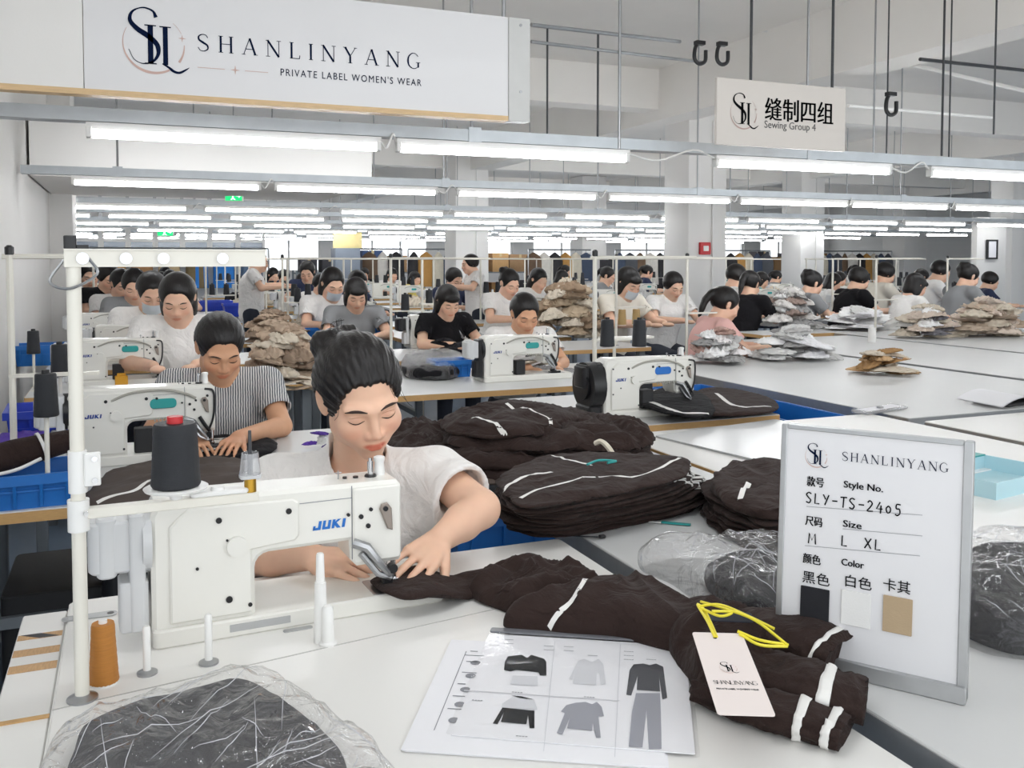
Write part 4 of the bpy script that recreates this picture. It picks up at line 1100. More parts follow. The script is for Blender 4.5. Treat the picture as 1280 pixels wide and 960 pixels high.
def cloth_tube(pts, a, b, seed=1, amp=.006, n=40, seg=28, freq=26, bands=()):
    """a flattened, wrinkled trouser leg or sleeve along 3-D points; a = half widths, b = half heights; returns mesh and band meshes"""
    P = bez([Vector(p) for p in pts], max(3, n // (len(pts) - 1))); m = len(P)
    A = [float(np.interp(i / (m - 1), np.linspace(0, 1, len(a)), a)) for i in range(m)]; B = [float(np.interp(i / (m - 1), np.linspace(0, 1, len(b)), b)) for i in range(m)]
    L = sum((P[i + 1] - P[i]).length for i in range(m - 1))
    def sec(f, grow=0):
        x = f * (m - 1); i = min(int(x), m - 2); t = x - i; c = P[i].lerp(P[i + 1], t); d = (P[i + 1] - P[i]).normalized(); q = d.cross(Vector((0, 0, 1))).normalized(); u = q.cross(d).normalized(); out = []
        aa = A[i] + (A[i + 1] - A[i]) * t; bb = B[i] + (B[i + 1] - B[i]) * t
        for k in range(seg):
            th = 2 * PI * k / seg; w = amp * ridge(f * L + .25 * math.sin(th), math.cos(th) * aa * 1.2, freq, seed + 3 * math.sin(th), .5, 1.8)
            sx = math.copysign(abs(math.cos(th)) ** .8, math.cos(th)); sz = math.copysign(abs(math.sin(th)) ** .75, math.sin(th))
            out.append(c + q * (sx * (aa + w + grow)) + u * (sz * (bb + w * (.4 + .6 * (sz > 0)) + grow)))
        return out
    vs, fs = [], []
    for i in range(m): vs += sec(i / (m - 1))
    vs += [P[-1] + (v - P[-1]) * .8 - (P[-1] - P[-2]).normalized() * .012 for v in vs[-seg:]]
    for i in range(m):
        for k in range(seg): j = (k + 1) % seg; fs.append((i * seg + k, (i + 1) * seg + k, (i + 1) * seg + j, i * seg + j))
    fs.append(tuple(range(seg))); fs.append(tuple(m * seg + k for k in range(seg - 1, -1, -1)))
    mb = MB(); mb.add(vs, fs); bo = []
    for f0, f1 in bands:
        b_ = MB(); r = [sec(f0, .0005)] + [sec(f0 + (f1 - f0) * q / 3, .0016) for q in range(4)] + [sec(f1, .0005)]
        b_.add([v for q in r for v in q], [(i * seg + k, (i + 1) * seg + k, (i + 1) * seg + (k + 1) % seg, i * seg + (k + 1) % seg) for i in range(5) for k in range(seg)]); bo.append(b_)
    return mb, bo
def crate(label, loc, rz, w, d, h, mat, group=None):
    t = thing('crate', label, 'crate', loc, rz, group); k = .90
    m = MB()
    def ring(s, z, x): return [(sx * (w / 2 * s - x), sy * (d / 2 * s - x), z) for sx, sy in ((-1, -1), (1, -1), (1, 1), (-1, 1))]
    vs = ring(k, 0, 0) + ring(1, h, 0) + ring(1, h, .006) + ring(k, .006, .006); fs = [(3, 2, 1, 0)]
    for a in range(3):
        for i in range(4): j = (i + 1) % 4; fs.append((a * 4 + i, a * 4 + j, a * 4 + 4 + j, a * 4 + 4 + i))
    fs.append((12, 13, 14, 15)); m.add(vs, fs); obj('tub', m, mat, t, 0)
    m = MB()
    for x0, x1, y0, y1 in ((-w / 2 - .01, w / 2 + .01, -d / 2 - .01, -d / 2 + .003), (-w / 2 - .01, w / 2 + .01, d / 2 - .003, d / 2 + .01), (-w / 2 - .01, -w / 2 + .003, -d / 2, d / 2), (w / 2 - .003, w / 2 + .01, -d / 2, d / 2)): m.box(x0, x1, y0, y1, h - .022, h + .003)
    obj('rim', m, mat, t, 0)
    m = MB()
    for i in range(5):
        u = -.4 + .2 * i
        for s in (-1, 1):
            m.add([(u * w - .004, s * d / 2 * k, .004), (u * w + .004, s * d / 2 * k, .004), (u * w + .004, s * (d / 2 + .004), h - .02), (u * w - .004, s * (d / 2 + .004), h - .02), (u * w - .004, s * (d / 2 * k + .006), .004), (u * w + .004, s * (d / 2 * k + .006), .004), (u * w + .004, s * (d / 2 + .010), h - .02), (u * w - .004, s * (d / 2 + .010), h - .02)], [(0, 1, 2, 3), (4, 7, 6, 5), (0, 3, 7, 4), (1, 5, 6, 2)])
    for s in (-1, 1): m.box(-w / 2 * .95, w / 2 * .95, s * d / 2 * .96 - .004, s * d / 2 * .96 + .004, h * .52, h * .58)
    obj('ribs', m, mat, t, 0)
    return t
# ================================================================ on the nearest table
# sheet at the left of the table with strips of tape
t = thing('side_board', 'white side board with tape strips left of the nearest table', 'board', (-.1475, .9, 0))
obj('board', MB().rbox(-.036, .036, -.78, .93, .742, .764, .004, .002), M_WTABLE, t)
M_TAPE = pm('tan_tape', '#c9a173', .6, var=.2, scale=60, stretch=(6, 1, 1))
for k, (py0, py1) in enumerate(((794, 800), (812, 820), (831, 840))):
    y0, y1 = at(30, py1, .765).y - .9, at(30, py0, .765).y - .9
    obj('tape_strip', MB().box(-.034, .034, y0, y1, .7642, .7648), M_TAPE, t)
obj('black_mark', MB().prism([(-.03, at(30, 794, .765).y - .9), (.0, at(30, 800, .765).y - .9), (.03, at(30, 800, .765).y - .9), (.0, at(30, 794, .765).y - .9)][::-1], .7648, .765), M_BLACK, t)
obj('wood_edge', MB().box(-.036, .036, at(30, 902, .765).y - .9, at(30, 898, .765).y - .9, .7641, .766), M_PLY, t)
obj('leg', MB().rbox(-.025, .025, -.7, -.65, 0, .742, .005, 0), M_LEG, t); obj('leg', MB().rbox(-.025, .025, .8, .85, 0, .742, .005, 0), M_LEG, t)

# seam between the machine board and the front board, and the metal hinge plate behind the orange cone
a, b = at(62, 889, .77), at(640, 757, .77); a.x = -.108; cT = T1.location
q = obj('board_seam', MB().prism([(a.x - cT.x, a.y - cT.y), (b.x - cT.x, b.y - cT.y), (b.x - cT.x, b.y - cT.y + .0025), (a.x - cT.x, a.y - cT.y + .0025)], .7699, .7706), pm('seam_grey', '#bdbbb6', .5), T1)
a = at(112, 771, .77) - cT; obj('hinge_plate', MB().rbox(a.x - .045, a.x + .045, a.y - .012, a.y + .012, .7702, .7722, .01, .0005), M_ALU, T1); obj('hinge_hole', MB().lathe([(.006, .7722), (.006, .7726)], 12, Matrix.Translation((a.x + .034, a.y, 0))), M_BLACK, T1)
# garment under the needle
Z = .772
garment('garment', 'dark brown cloth panel being sewn under the needle', 'garment', [(462, 730), (500, 752), (560, 742), (600, 728), (690, 722), (722, 716), (700, 694), (655, 690), (600, 700), (560, 708), (505, 716)], .013, M_BROWN, z=.8015, fold=.004, freq=14, ang=.3, e=.35, seed=3, rings=18, seg=90, side=.02, base_w=lambda x, y: -.029 * min(1, max(0, (x - .50) / .07)))
garment('garment', 'rumpled brown sleeve behind the striped top, right of the needle', 'garment', [(588, 742), (598, 754), (640, 770), (690, 778), (745, 765), (752, 738), (722, 724), (680, 718), (630, 724)], .045, M_BROWN, fold=.022, freq=14, ang=-.5, seed=8, rings=30, seg=120, e=.75, side=.06, rim=.12)
garment('garment', 'brown top with one curved white stripe, lying behind the clear sleeve', 'garment', [(632, 790), (690, 797), (780, 805), (858, 822), (895, 812), (880, 780), (832, 760), (790, 748), (735, 750), (690, 762), (652, 776)], .060, M_BROWN, fold=.017, freq=9, ang=.75, an=3.0, seed=21, rings=36, seg=140, e=.62, side=.05, rim=.15,
        stripes=[(.0085, [(733, 727), (728, 741), (713, 755), (692, 763), (680, 771), (680, 783), (687, 792)], .050, (.15, .45, -.88))])
o_ = at(880, 820, .77); G3 = thing('trousers', 'brown trousers with white striped cuffs bunched before the white board', 'trousers', o_)
me = heap_mesh('waist', pxy([(828, 800), (850, 838), (880, 872), (930, 884), (980, 868), (985, 830), (950, 805), (900, 788), (856, 782)], o_), .058, M_BROWN, 37, .024, 10, -.55, .65, 30, 110, .06, None, 3.5, None, 180, 0, .15); obj('waist', me, M_BROWN, G3)
for nm, pts, a_, b_, bd, sd in (
        ('leg', [(900, 800, .80), (960, 792, .812), (1020, 803, .814), (1054, 820, .806)], [.05, .062, .066, .064], [.026, .030, .030, .026], [(.80, .86)], 3),
        ('leg', [(890, 838, .795), (960, 845, .80), (1030, 862, .800), (1082, 878, .792)], [.045, .052, .052, .046], [.024, .027, .026, .021], [(.66, .73)], 5),
        ('leg', [(880, 855, .79), (940, 878, .792), (1010, 898, .788), (1058, 915, .784)], [.035, .042, .044, .040], [.018, .020, .018, .013], [(.60, .67), (.84, .92)], 8)):
    mb_, bands = cloth_tube([at(*q) - o_ for q in pts], a_, b_, sd, .007, 44, 32, 24, bd); q = obj(nm, mb_, M_BROWN, G3, 180)
    for b__ in bands: obj('cuff_stripe', b__, M_TRIM, q, 180)
# clear zip sleeve with the style sheet, loose sheets under it
c0, c1, c3 = at(612, 790, .77), at(858, 805, .77), at(557, 925, .77)
ex = (c1 - c0).normalized(); ang = math.atan2(ex.y, ex.x); SW, SH = (c1 - c0).length, (c3 - c0).length
cb = c3.copy(); cb.z = .770
def sheet_pack(nm, label, dx, dy, rot, z, w, h, n=1):
    t = thing(nm, label, 'paper', (cb.x + dx, cb.y + dy, z), ang + rot)
    for k in range(n):
        obj('sheet', MB().rbox(-.002 * k, w - .002 * k, -.001 * k, h - .001 * k, .0012 * k, .0012 * k + .001, .002, 0), M_PAPER, t)
    return t
q = at(505, 940, .77) - cb
lp = sheet_pack('paper_stack', 'stack of loose white printed sheets under the clear sleeve', q.x, q.y, R(1.5), .7703, .335, .345, 3)
ik = Ink()
for i in range(6): ik.rect(.035, .035 + .012 + .006 * (i % 3), .30 - .038 * i, .3025 - .038 * i)
ik.rect(.028, .06, .285, .2868); ik.rect(.028, .0292, .05, .30); ik.rect(.07, .0712, .05, .30)
for i in range(5): ik.poly([(.05 + .008 * math.cos(a * .6), .26 - .045 * i + .008 * math.sin(a * .6)) for a in range(10)])
ik.obj('print', M_INKG, lp, face_mat((0, 0, .0036), (1, 0, 0), (0, 1, 0)))
sl = thing('document_sleeve', 'clear zip sleeve holding a sheet of five garment pictures', 'folder', (cb.x, cb.y, .7742), ang)
obj('sheet', MB().rbox(.006, SW - .006, .004, SH - .02, 0, .0012, .002, 0), M_PAPER, sl)
obj('film', MB().rbox(0, SW, 0, SH, .0034, .0040, .004, 0), film('sleeve_film', opac=.01, bump=.03, rough=.08, gl0=.012, gl1=.2), sl)
obj('back_film', MB().rbox(0, SW, 0, SH, -.0012, -.0006, .004, 0), film('sleeve_film', opac=.05), sl)
obj('zip_bar', MB().rbox(.0, SW - .008, SH - .019, SH - .002, .002, .0055, .004, .001), pm('grey_zip', '#77787d', .3, var=.25, scale=60), sl)
obj('zip_slider', MB().rbox(SW - .012, SW + .004, SH - .022, SH + .004, .001, .009, .004, .001), M_MGREY, sl)
iv = Matrix.Translation((cb.x, cb.y, .7754)) @ Matrix.Rotation(ang, 4, 'Z'); iv.invert()
def shp(px, py): v = iv @ at(px, py, .7754); return (v.x, v.y)
def pic(name, mat, polys, lift=.0016):
    ik = Ink()
    for p in polys: ik.poly([shp(*q) for q in p][::-1])
    ik.obj(name, mat, sl, face_mat((0, 0, lift), (1, 0, 0), (0, 1, 0)))
M_CHAR = pm('print_charcoal', '#3a3b42', .6); M_PGREY = pm('print_grey', '#9a9ba4', .6); M_PLG = pm('print_pale', '#d9d9dd', .6)
pic('picture_black_top', M_INKB, [[(635, 821), (652, 819), (659, 823), (664, 819), (680, 824), (683, 828), (683, 845), (675, 845), (673, 841), (645, 838), (638, 840), (630, 838), (631, 828)]])
pic('picture_pale_hem', M_PLG, [[(641, 845), (672, 846), (672, 858), (638, 856)]])
pic('picture_white_top', M_PLG, [[(722, 827), (730, 824), (740, 828), (748, 824), (754, 830), (757, 855), (751, 857), (749, 842), (746, 841), (745, 857), (716, 855), (719, 838), (716, 850), (711, 850)]])
pic('picture_charcoal_jumper', M_CHAR, [[(792, 831), (804, 830), (812, 832), (820, 830), (829, 834), (834, 873), (828, 875), (824, 848), (825, 865), (796, 863), (797, 846), (789, 870), (783, 869), (787, 838)]])
pic('picture_grey_trousers', M_PGREY, [[(795, 867), (825, 867), (826, 890), (827, 937), (811, 937), (808, 888), (803, 935), (786, 934), (790, 890)]])
pic('picture_white_yoke_top', M_PLG, [[(628, 880), (640, 872), (668, 876), (672, 888), (627, 885)]])
pic('picture_black_panels', M_INKB, [[(628, 885), (668, 889), (668, 911), (662, 911), (660, 895), (658, 906), (626, 903), (630, 891), (622, 906), (616, 905)], [(640, 870), (652, 871), (668, 875), (650, 873)]])
pic('picture_grey_tee', M_PGREY, [[(720, 879), (732, 878), (740, 881), (746, 878), (752, 884), (755, 896), (748, 896), (751, 923), (745, 923), (741, 905), (740, 914), (709, 911), (712, 898), (703, 919), (696, 917), (706, 892), (701, 890), (708, 882)]])
pic('frame_lines', M_PLG, [[(693, 803), (694, 803), (680, 940), (679, 940)], [(775, 806), (776, 806), (769, 947), (768, 947)], [(580, 863), (775, 876), (775, 877), (580, 864)]])
ik = Ink()
for px, py, n in ((612, 797, 3), (630, 800, 2), (680, 808, 2), (705, 809, 2), (780, 815, 3), (590, 876, 1), (640, 866, 1), (735, 820, 1), (808, 825, 1), (645, 921, 1), (730, 872, 1)):
    for k in range(n):
        a = shp(px, py + 5 * k)
        for w in range(4): ik.rect(a[0] + .004 * w, a[0] + .004 * w + .0028, a[1], a[1] + .0022)
ik.obj('caption_print', M_INKG, sl, face_mat((0, 0, .0016), (1, 0, 0), (0, 1, 0)))['kind'] = 'stuff'

# hang tag on yellow cord, resting on the trousers
tl, tr, br, bl = at(865, 791, .862), at(925, 788, .862), at(960, 887, .835), at(897, 894, .835)
ey = (tl - bl).normalized(); exx = (tr - tl); exx = (exx - ey * exx.dot(ey)).normalized()
tw, th_ = (tr - tl).length, (tl - bl).length
t = thing('hang_tag', 'blush hang tag on yellow cord lying on the brown trousers', 'tag', bl)
TM = face_mat((0, 0, 0), exx, ey)
o = obj('card', MB().prism(rrect(0, tw, 0, th_, .004), 0, .0012, 0, 'z', TM), pm('blush_card', '#efe3de', .6, var=.015), t)
def tagp(px, py):
    n_ = exx.cross(ey); d = ray(px, py); s_ = (bl - Vector((0, 0, H))).dot(n_) / d.dot(n_); v = Vector((0, 0, H)) + d * s_ - bl; return v.dot(exx), v.dot(ey)
nv, rs = Ink(), Ink()
a, b = tagp(906, 838), tagp(905, 826); emblem(nv, rs, tw * .44, th_ * .49, .0155)
serif(nv, 'SHANLINYANG', tw * .14, th_ * .335, .0082, tw * .072)
nv.text("PRIVATE LABEL WOMEN'S WEAR", tw * .12, th_ * .275, .0045, width=tw * .76)
nv.poly([(tw * .42 + .0028 * math.cos(R(q)), th_ * .925 + .0028 * math.sin(R(q))) for q in range(0, 360, 30)])
nv.obj('tag_lettering', M_INKB, t, TM @ Matrix.Translation((0, 0, .0012))); rs.obj('tag_ring', M_ROSE, t, TM @ Matrix.Translation((0, 0, .0012)))
M_YEL = pm('yellow_cord', '#f1e23f', .45, var=.06)
hole = bl + exx * (tw * .42) + ey * (th_ * .925) + Vector((0, 0, .002))
def cord(px, r=.0022):
    P_ = [(q if isinstance(q, Vector) else at(q[0], q[1], q[2])) - bl for q in px]; m = MB(); m.tube(bez(P_, 6), r, 6); return m
for pts in ([hole, (884, 776, .868), (872, 756, .872), (880, 762, .870), (890, 782, .862), hole + Vector((.003, 0, 0))], [(872, 758, .872), (900, 756, .876), (935, 770, .868), (968, 786, .858)], [(876, 752, .873), (910, 762, .876), (945, 776, .868), (984, 806, .848)],
            [(922, 789, .866), (950, 800, .858), (985, 806, .846)], [(924, 792, .864), (950, 806, .854), (984, 808, .846)], [(876, 760, .873), (900, 770, .872), (915, 765, .874), (890, 764, .876)]):
    obj('cord', cord(pts), M_YEL, t)
obj('care_label', MB().rbox(-.035, .03, -.012, .012, 0, .002, .004, 0, mat=Matrix.Translation(at(915, 772, .862) - bl) @ Matrix.Rotation(-.5, 4, 'Z') @ Matrix.Rotation(.2, 4, 'X')), pm('navy_label', '#262a38', .6), t)

# bagged garments in the front corner
def bagged(label, outline, Hh, z=.77, film_out=None, seed=4, mat=M_BLACKC, fold=.013, fh=1.3, extra=True, group=None, opac=.05):
    c = Vector((0, 0, 0))
    for p in outline: c += at(p[0], p[1], z)
    c /= len(outline); c.z = z
    t = thing('bagged_garment', label, 'bag', c, 0, group)
    obj('folded_cloth', heap_mesh('folded_cloth', pxy(outline, c, z), Hh, mat, seed, fold * .4, 9, .3, .35, 16, 80, .03), mat, t)
    f = film('bag_film', opac=opac, bump=.8, bscale=14, rough=.1)
    me = heap_mesh('clear_film', pxy(film_out or outline, c, z), Hh * fh + .008, f, seed + 7, fold * .7, 13, .9, .55, 26, 110, .045, None, 2.2, None, 50, .004, .15)
    obj('clear_film', me, f, t)
    if extra:
        r2 = random.Random(seed); b = bvh_of(me); O = pxy(film_out or outline, c, z)
        xs = [p[0] for p in O]; ys = [p[1] for p in O]; m = MB()
        for _ in range(90):
            x, y, a = r2.uniform(min(xs), max(xs)), r2.uniform(min(ys), max(ys)), r2.gauss(.9, .5); L = r2.uniform(.04, .22); pts = []
            for k in range(9):
                u = L * (k / 8 - .5); h = b.ray_cast(Vector((x + u * math.cos(a), y + u * math.sin(a) + .004 * math.sin(k * .7), .5)), Vector((0, 0, -1)), 1)
                if h[0] is None: break
                pts.append(h[0] + Vector((0, 0, .0006)))
            if len(pts) == 9: m.tube(pts, widths(9, [(0, .0002), (.5, .0007), (1, .0002)]), 5)
        if m.v: obj('crease_glints', m, pm('glint_white', '#d9dadf', .15, var=.02, spec=.8), t)['kind'] = 'stuff'  # pale threads along the film creases, highlights put in as colour
    return t
bagged('black garments in a clear plastic bag at the front left corner', [(95, 950), (125, 915), (250, 880), (300, 868), (340, 885), (425, 955), (400, 1040), (100, 1040)], .034, film_out=[(60, 962), (95, 920), (240, 878), (305, 856), (370, 882), (480, 968), (470, 1050), (60, 1050)], seed=4, mat=pm('charcoal_cloth', '#38373a', .8, var=.1, scale=25, bump=.2, bscale=300))
# ================================================================ white style board on the right table
R1 = table('grey_topped_table', 'grey topped table with aluminium edge under the white board', .945, 1.585, -.35, 2.62, top=M_GTABLE, edge=M_ALU, th=.045)
b0, b1 = at(968, 823, .77), at(1208, 880, .77); bx = (b1 - b0).normalized(); BW = (b1 - b0).length; bang = math.atan2(bx.y, bx.x)
BH = .372
t = thing('style_board', 'white framed style board with garment details, standing on the right table', 'board', b0, bang)
BM = Matrix.Translation(b0) @ Matrix.Rotation(bang, 4, 'Z') @ Matrix.Rotation(R(-4), 4, 'X'); BI = BM.inverted(); LT = Matrix.Rotation(R(-4), 4, 'X')
m = MB(); m.box(.008, BW - .008, 0, .008, .02, BH - .006, LT); obj('panel', m, pm('board_white', '#e9e8ea', .35, var=.01), t)
def fr(nm, x0, x1, z0, z1, y0=-.003, y1=.012): m = MB(); m.rbox(x0, x1, y0, y1, z0, z1, .003, .001, axis='y', mat=LT); obj(nm, m, M_ALU, t)
fr('side_frame', 0, .009, .003, BH); fr('side_frame', BW - .013, BW, .003, BH, -.003, .016); fr('top_frame', .009, BW - .013, BH - .0075, BH); fr('bottom_rail', 0, BW, 0, .024, -.010, .016)
m = MB(); m.prism([(.018, 0), (.11, 0), (.036, .2), (.031, .2)], .1, .104, 0, 'x'); m.prism([(.018, 0), (.11, 0), (.036, .2), (.031, .2)], BW - .06, BW - .056, 0, 'x'); obj('back_foot', m, M_ALU, t, 0)
def bp(px, py):
    d = BI.to_3x3() @ ray(px, py); o_ = BI @ Vector((0, 0, H)); k = (-.0015 - o_.y) / d.y; v = o_ + d * k; return v.x, v.z
FB = LT @ face_mat((0, -.0012, 0), (1, 0, 0), (0, 0, 1))
nv, rs, ck, gr = Ink(), Ink(), Ink(), Ink()
a, b = bp(1019, 580), bp(1019, 562); emblem(nv, rs, a[0] - .002, a[1], b[1] - a[1])
a, b = bp(1056, 580), bp(1180, 586); h_ = bp(1056, 569)[1] - a[1]
serif(nv, 'SHANLINYANG', a[0], (a[1] + b[1]) / 2, h_, (b[0] - a[0]) / 10)
def tx(ink, s, px, py, px1, size, bold=0):
    a, b = bp(px, py), bp(px1, py); ink.text(s, a[0], a[1], size, width=b[0] - a[0], bold=bold)
tx(ck, '款号', 1008, 606, 1029, .0165, .0006); tx(ck, 'Style No.', 1054, 609, 1103, .0145, .0005)
tx(ck, '尺码', 1006, 655, 1027, .0165, .0006); tx(ck, 'Size', 1053, 658, 1076, .0145, .0005)
tx(ck, '颜色', 1003, 702, 1025, .0165, .0006); tx(ck, 'Color', 1051, 706, 1079, .0145, .0005)
tx(ck, '黑色', 1002, 726, 1036, .020); tx(ck, '白色', 1054, 731, 1087, .020); tx(ck, '卡其', 1103, 736, 1137, .020)
HW = {'S': [[(.8, .9), (.4, 1), (.1, .78), (.4, .52), (.72, .3), (.5, .02), (.05, .1)]], 'L': [[(.15, 1), (.12, .02), (.75, .05)]], 'Y': [[(.05, 1), (.42, .55)], [(.85, 1), (.3, 0)]], '-': [[(.1, .5), (.85, .52)]],
      'T': [[(.02, .95), (.95, 1)], [(.5, .97), (.42, 0)]], '2': [[(.1, .8), (.4, 1), (.72, .75), (.4, .35), (.08, .03), (.85, .06)]], '4': [[(.55, 1), (.08, .35), (.9, .38)], [(.68, .7), (.62, -.05)]], '0': [[(.45, .75), (.15, .5), (.3, .12), (.65, .2), (.7, .55), (.42, .76)]],
      '5': [[(.8, 1), (.3, .98), (.25, .6), (.65, .58), (.72, .2), (.4, -.02), (.1, .08)]], 'M': [[(.05, 0), (.15, 1), (.48, .35), (.85, 1), (.95, 0)]], 'X': [[(.08, 1), (.85, 0)], [(.85, 1), (.05, 0)]]}
def hand(s, px, py, px1, hpx):
    a, b, top_ = bp(px, py), bp(px1, py), bp(px, py - hpx); hh_ = top_[1] - a[1]; n = len(s); st = (b[0] - a[0]) / n
    for i, c in enumerate(s):
        if c == ' ': continue
        for strk in HW[c]:
            q = [(a[0] + st * i + p[0] * min(st * .82, hh_ * .75), a[1] + p[1] * hh_) for p in strk]
            ck.line(bez(q, 5) if c in 'S250' else q, .0020)
hand('SLY-TS-2405', 1007, 628, 1130, 13); hand('M', 1010, 679, 1024, 13); hand('L', 1051, 682, 1064, 13); hand('XL', 1080, 685, 1106, 13)
for p, q in (((1008, 633), (1153, 644)), ((1053, 661), (1153, 670)), ((1006, 682), (1150, 695))):
    a, b = bp(*p), bp(*q); gr.line([a, b], .0007)
nv.obj('navy_heading', M_INK, t, FB); rs.obj('rose_ring', M_ROSE, t, FB); ck.obj('black_writing', M_INKB, t, FB); gr.obj('ruled_lines', M_INKG, t, FB)['kind'] = 'stuff'
for x0, x1, y0, y1, col, lb in ((1000, 1037, 736, 772, '#1c1c22', 'black fabric swatch'), (1051, 1089, 741, 779, '#efeeec', 'white fabric swatch'), (1103, 1141, 748, 788, '#b9a283', 'khaki fabric swatch')):
    a, b = bp(x0, y1), bp(x1, y0 + 2); m = MB(); m.rbox(a[0], b[0], -.0035, -.0008, a[1], b[1], .001, .0004, axis='y', mat=LT)
    o = obj('swatch', m, pm(lb.replace(' ', '_'), col, .8, var=.04, bump=.1, bscale=300), t); o['label'] = lb

# ---------------------------------------------------------------- brown stacks on the right table
def layer(px, dz): return [(x, y) for x, y in px]
GA = 'brown trousers folded in the front stack'
stackA = [(642, 668), (700, 677), (780, 662), (862, 644), (892, 618), (850, 602), (720, 602), (630, 630)]
topA = [(614, 596), (650, 626), (740, 618), (830, 596), (860, 580), (838, 566), (705, 563), (640, 580)]
rA = random.Random(5); NA = 9; HA = .118
for k in range(NA):
    top = k == NA - 1; fk = min(1, k / (NA - 1)); zb = .770 + .0122 * k
    zt = .77 + HA
    wp = [at(a_[0], a_[1], .77).lerp(at(b_[0], b_[1], zt), fk) for a_, b_ in zip(stackA, topA)]
    wp = [p + Vector((rA.uniform(-.024, .024) + (.02 * (1 - fk) * (k % 2) if i in (3, 4) else 0), rA.uniform(-.012, .012), 0)) for i, p in enumerate(wp)]
    lb = 'topmost folded brown trousers with two white stripes, on the front stack' if top else 'folded dark brown trousers in the front stack on the right table, %s from the bottom' % ORD[k]
    cc = Vector((0, 0, 0))
    for p in wp: cc += p
    cc /= len(wp); cc.z = zb
    t = thing('folded_trousers', lb, 'trousers', cc, 0, GA)
    out = [(p.x - cc.x, p.y - cc.y) for p in wp]
    me = heap_mesh('cloth', out, (.020 if top else .0128), M_BROWN, 40 + k, .006 if top else .002, 13, .4, .25 if not top else .4, 16, 110, .06, None, 2.5, None, 180, 0, .5)
    obj('cloth', me, M_BROWN, t)
    if top:
        for pts in ([(640, 622), (690, 604), (740, 594), (800, 590), (840, 575), (850, 570)], [(622, 612), (650, 596), (690, 588)], [(690, 566), (720, 576), (740, 580)]): stripe(me, pxy(pts, Vector((cc.x, cc.y, zb + .026)), zb + .026), .010, t)
        m = MB(); c_ = at(752, 583, zb + .026) - cc; m.tube(bez([c_ + Vector((-.04, 0, .008)), c_ + Vector((0, .015, .012)), c_ + Vector((.04, .0, .010)), c_ + Vector((.01, -.012, .01))], 5), .003, 6); obj('teal_cord', m, M_TEAL, t)
    else:
        b = bvh_of(me); m = MB()
        for q in range(3):                                   # white edges of the turned cuffs at the right end
            j = max(range(len(out)), key=lambda i: out[i][0] - .6 * out[i][1]); a_ = Vector((out[j][0], out[j][1], 0)); d_ = Vector((-a_.x, -a_.y, 0)).normalized(); tt = Vector((-d_.y, d_.x, 0))
            o_ = a_ + tt * (-.05 + .05 * q + rA.uniform(-.012, .012)); L = rA.uniform(.012, .03)
            pts = []
            for s_ in range(6):
                p_ = o_ + tt * (L * (s_ / 5 - .5)); h = b.ray_cast(p_ - d_ * .3 + Vector((0, 0, .010 + .004 * math.sin(s_))), d_, .8)
                if h[0] is not None: pts.append(h[0] - d_ * .0015)
            if len(pts) > 2: m.tube(pts, .0032, 5)
        if m.v: obj('white_edges', m, M_TRIM, t)['kind'] = 'stuff'
GB = 'brown garments folded beside the white board'
stackB = [(905, 672), (950, 690), (1010, 690), (1040, 660), (1020, 628), (960, 618), (905, 622), (885, 645)]
for k in range(6):
    top = k == 5
    sh = [(x + rA.uniform(-9, 9), y + rA.uniform(-4, 4)) for x, y in stackB]; zb = .770 + .014 * k
    cc = Vector((0, 0, 0))
    for p in sh: cc += at(p[0], p[1], .77)
    cc /= len(sh); cc.z = zb
    t = thing('folded_garment', 'topmost folded brown garment with a short white tab, left of the white board' if top else 'folded brown garment in the small stack left of the white board, %s from the bottom' % ORD[k], 'garment', cc, 0, GB)
    me = heap_mesh('cloth', pxy(sh, Vector((cc.x, cc.y, .77)), .77), .026 if top else .0145, M_BROWN, 60 + k, .010 if top else .003, 14, 1.0, .35, 14, 80, .09, None, 2.5, None, 180, 0, .5); obj('cloth', me, M_BROWN, t)
    if top: stripe(me, pxy([(936, 603), (930, 612), (925, 622)], Vector((cc.x, cc.y, zb + .03)), zb + .03), .012, t)
bagged('dark garment in a clear bag in front of the small brown stack', [(880, 735), (925, 765), (975, 775), (1010, 745), (990, 715), (920, 712)], .05, film_out=[(795, 712), (840, 735), (900, 775), (985, 785), (1020, 745), (990, 700), (900, 697), (830, 697)], seed=9, fh=1.3, mat=M_BLACKC)
bagged('dark garment in a clear bag at the right edge, behind the white board', [(1180, 775), (1230, 812), (1300, 825), (1400, 800), (1390, 730), (1290, 715), (1210, 722)], .075, film_out=[(1170, 782), (1220, 818), (1300, 832), (1410, 808), (1400, 722), (1290, 703), (1200, 712)], seed=15, fh=1.25, mat=M_BLACKC)
# crates standing between the tables
for k, (px, py, z, w, d, h, mt, lb) in enumerate(((640, 648, .58, .50, .36, .25, M_CRATE, 'blue crate low beside the right elbow of the front sewer'), (728, 712, .50, .40, .34, .2, M_CRATE2, 'dark blue crate under the edge of the right table'))):
    p = at(px, py, z); crate(lb, (p.x, p.y, z - .22), 0, w, d, h + .03, mt)
    obj_ = thing('crate_stool', 'low steel stool under the ' + lb.split(' beside')[0].split(' under')[0], 'stool', (p.x, p.y, 0)); obj('seat', MB().rbox(-.18, .18, -.13, .13, z - .245, z - .2205, .01, .003), M_LEG, obj_)
    for sx in (-1, 1):
        for sy in (-1, 1): obj('leg', MB().box(sx * .15 - .012, sx * .15 + .012, sy * .1 - .012, sy * .1 + .012, 0, z - .245), M_LEG, obj_)
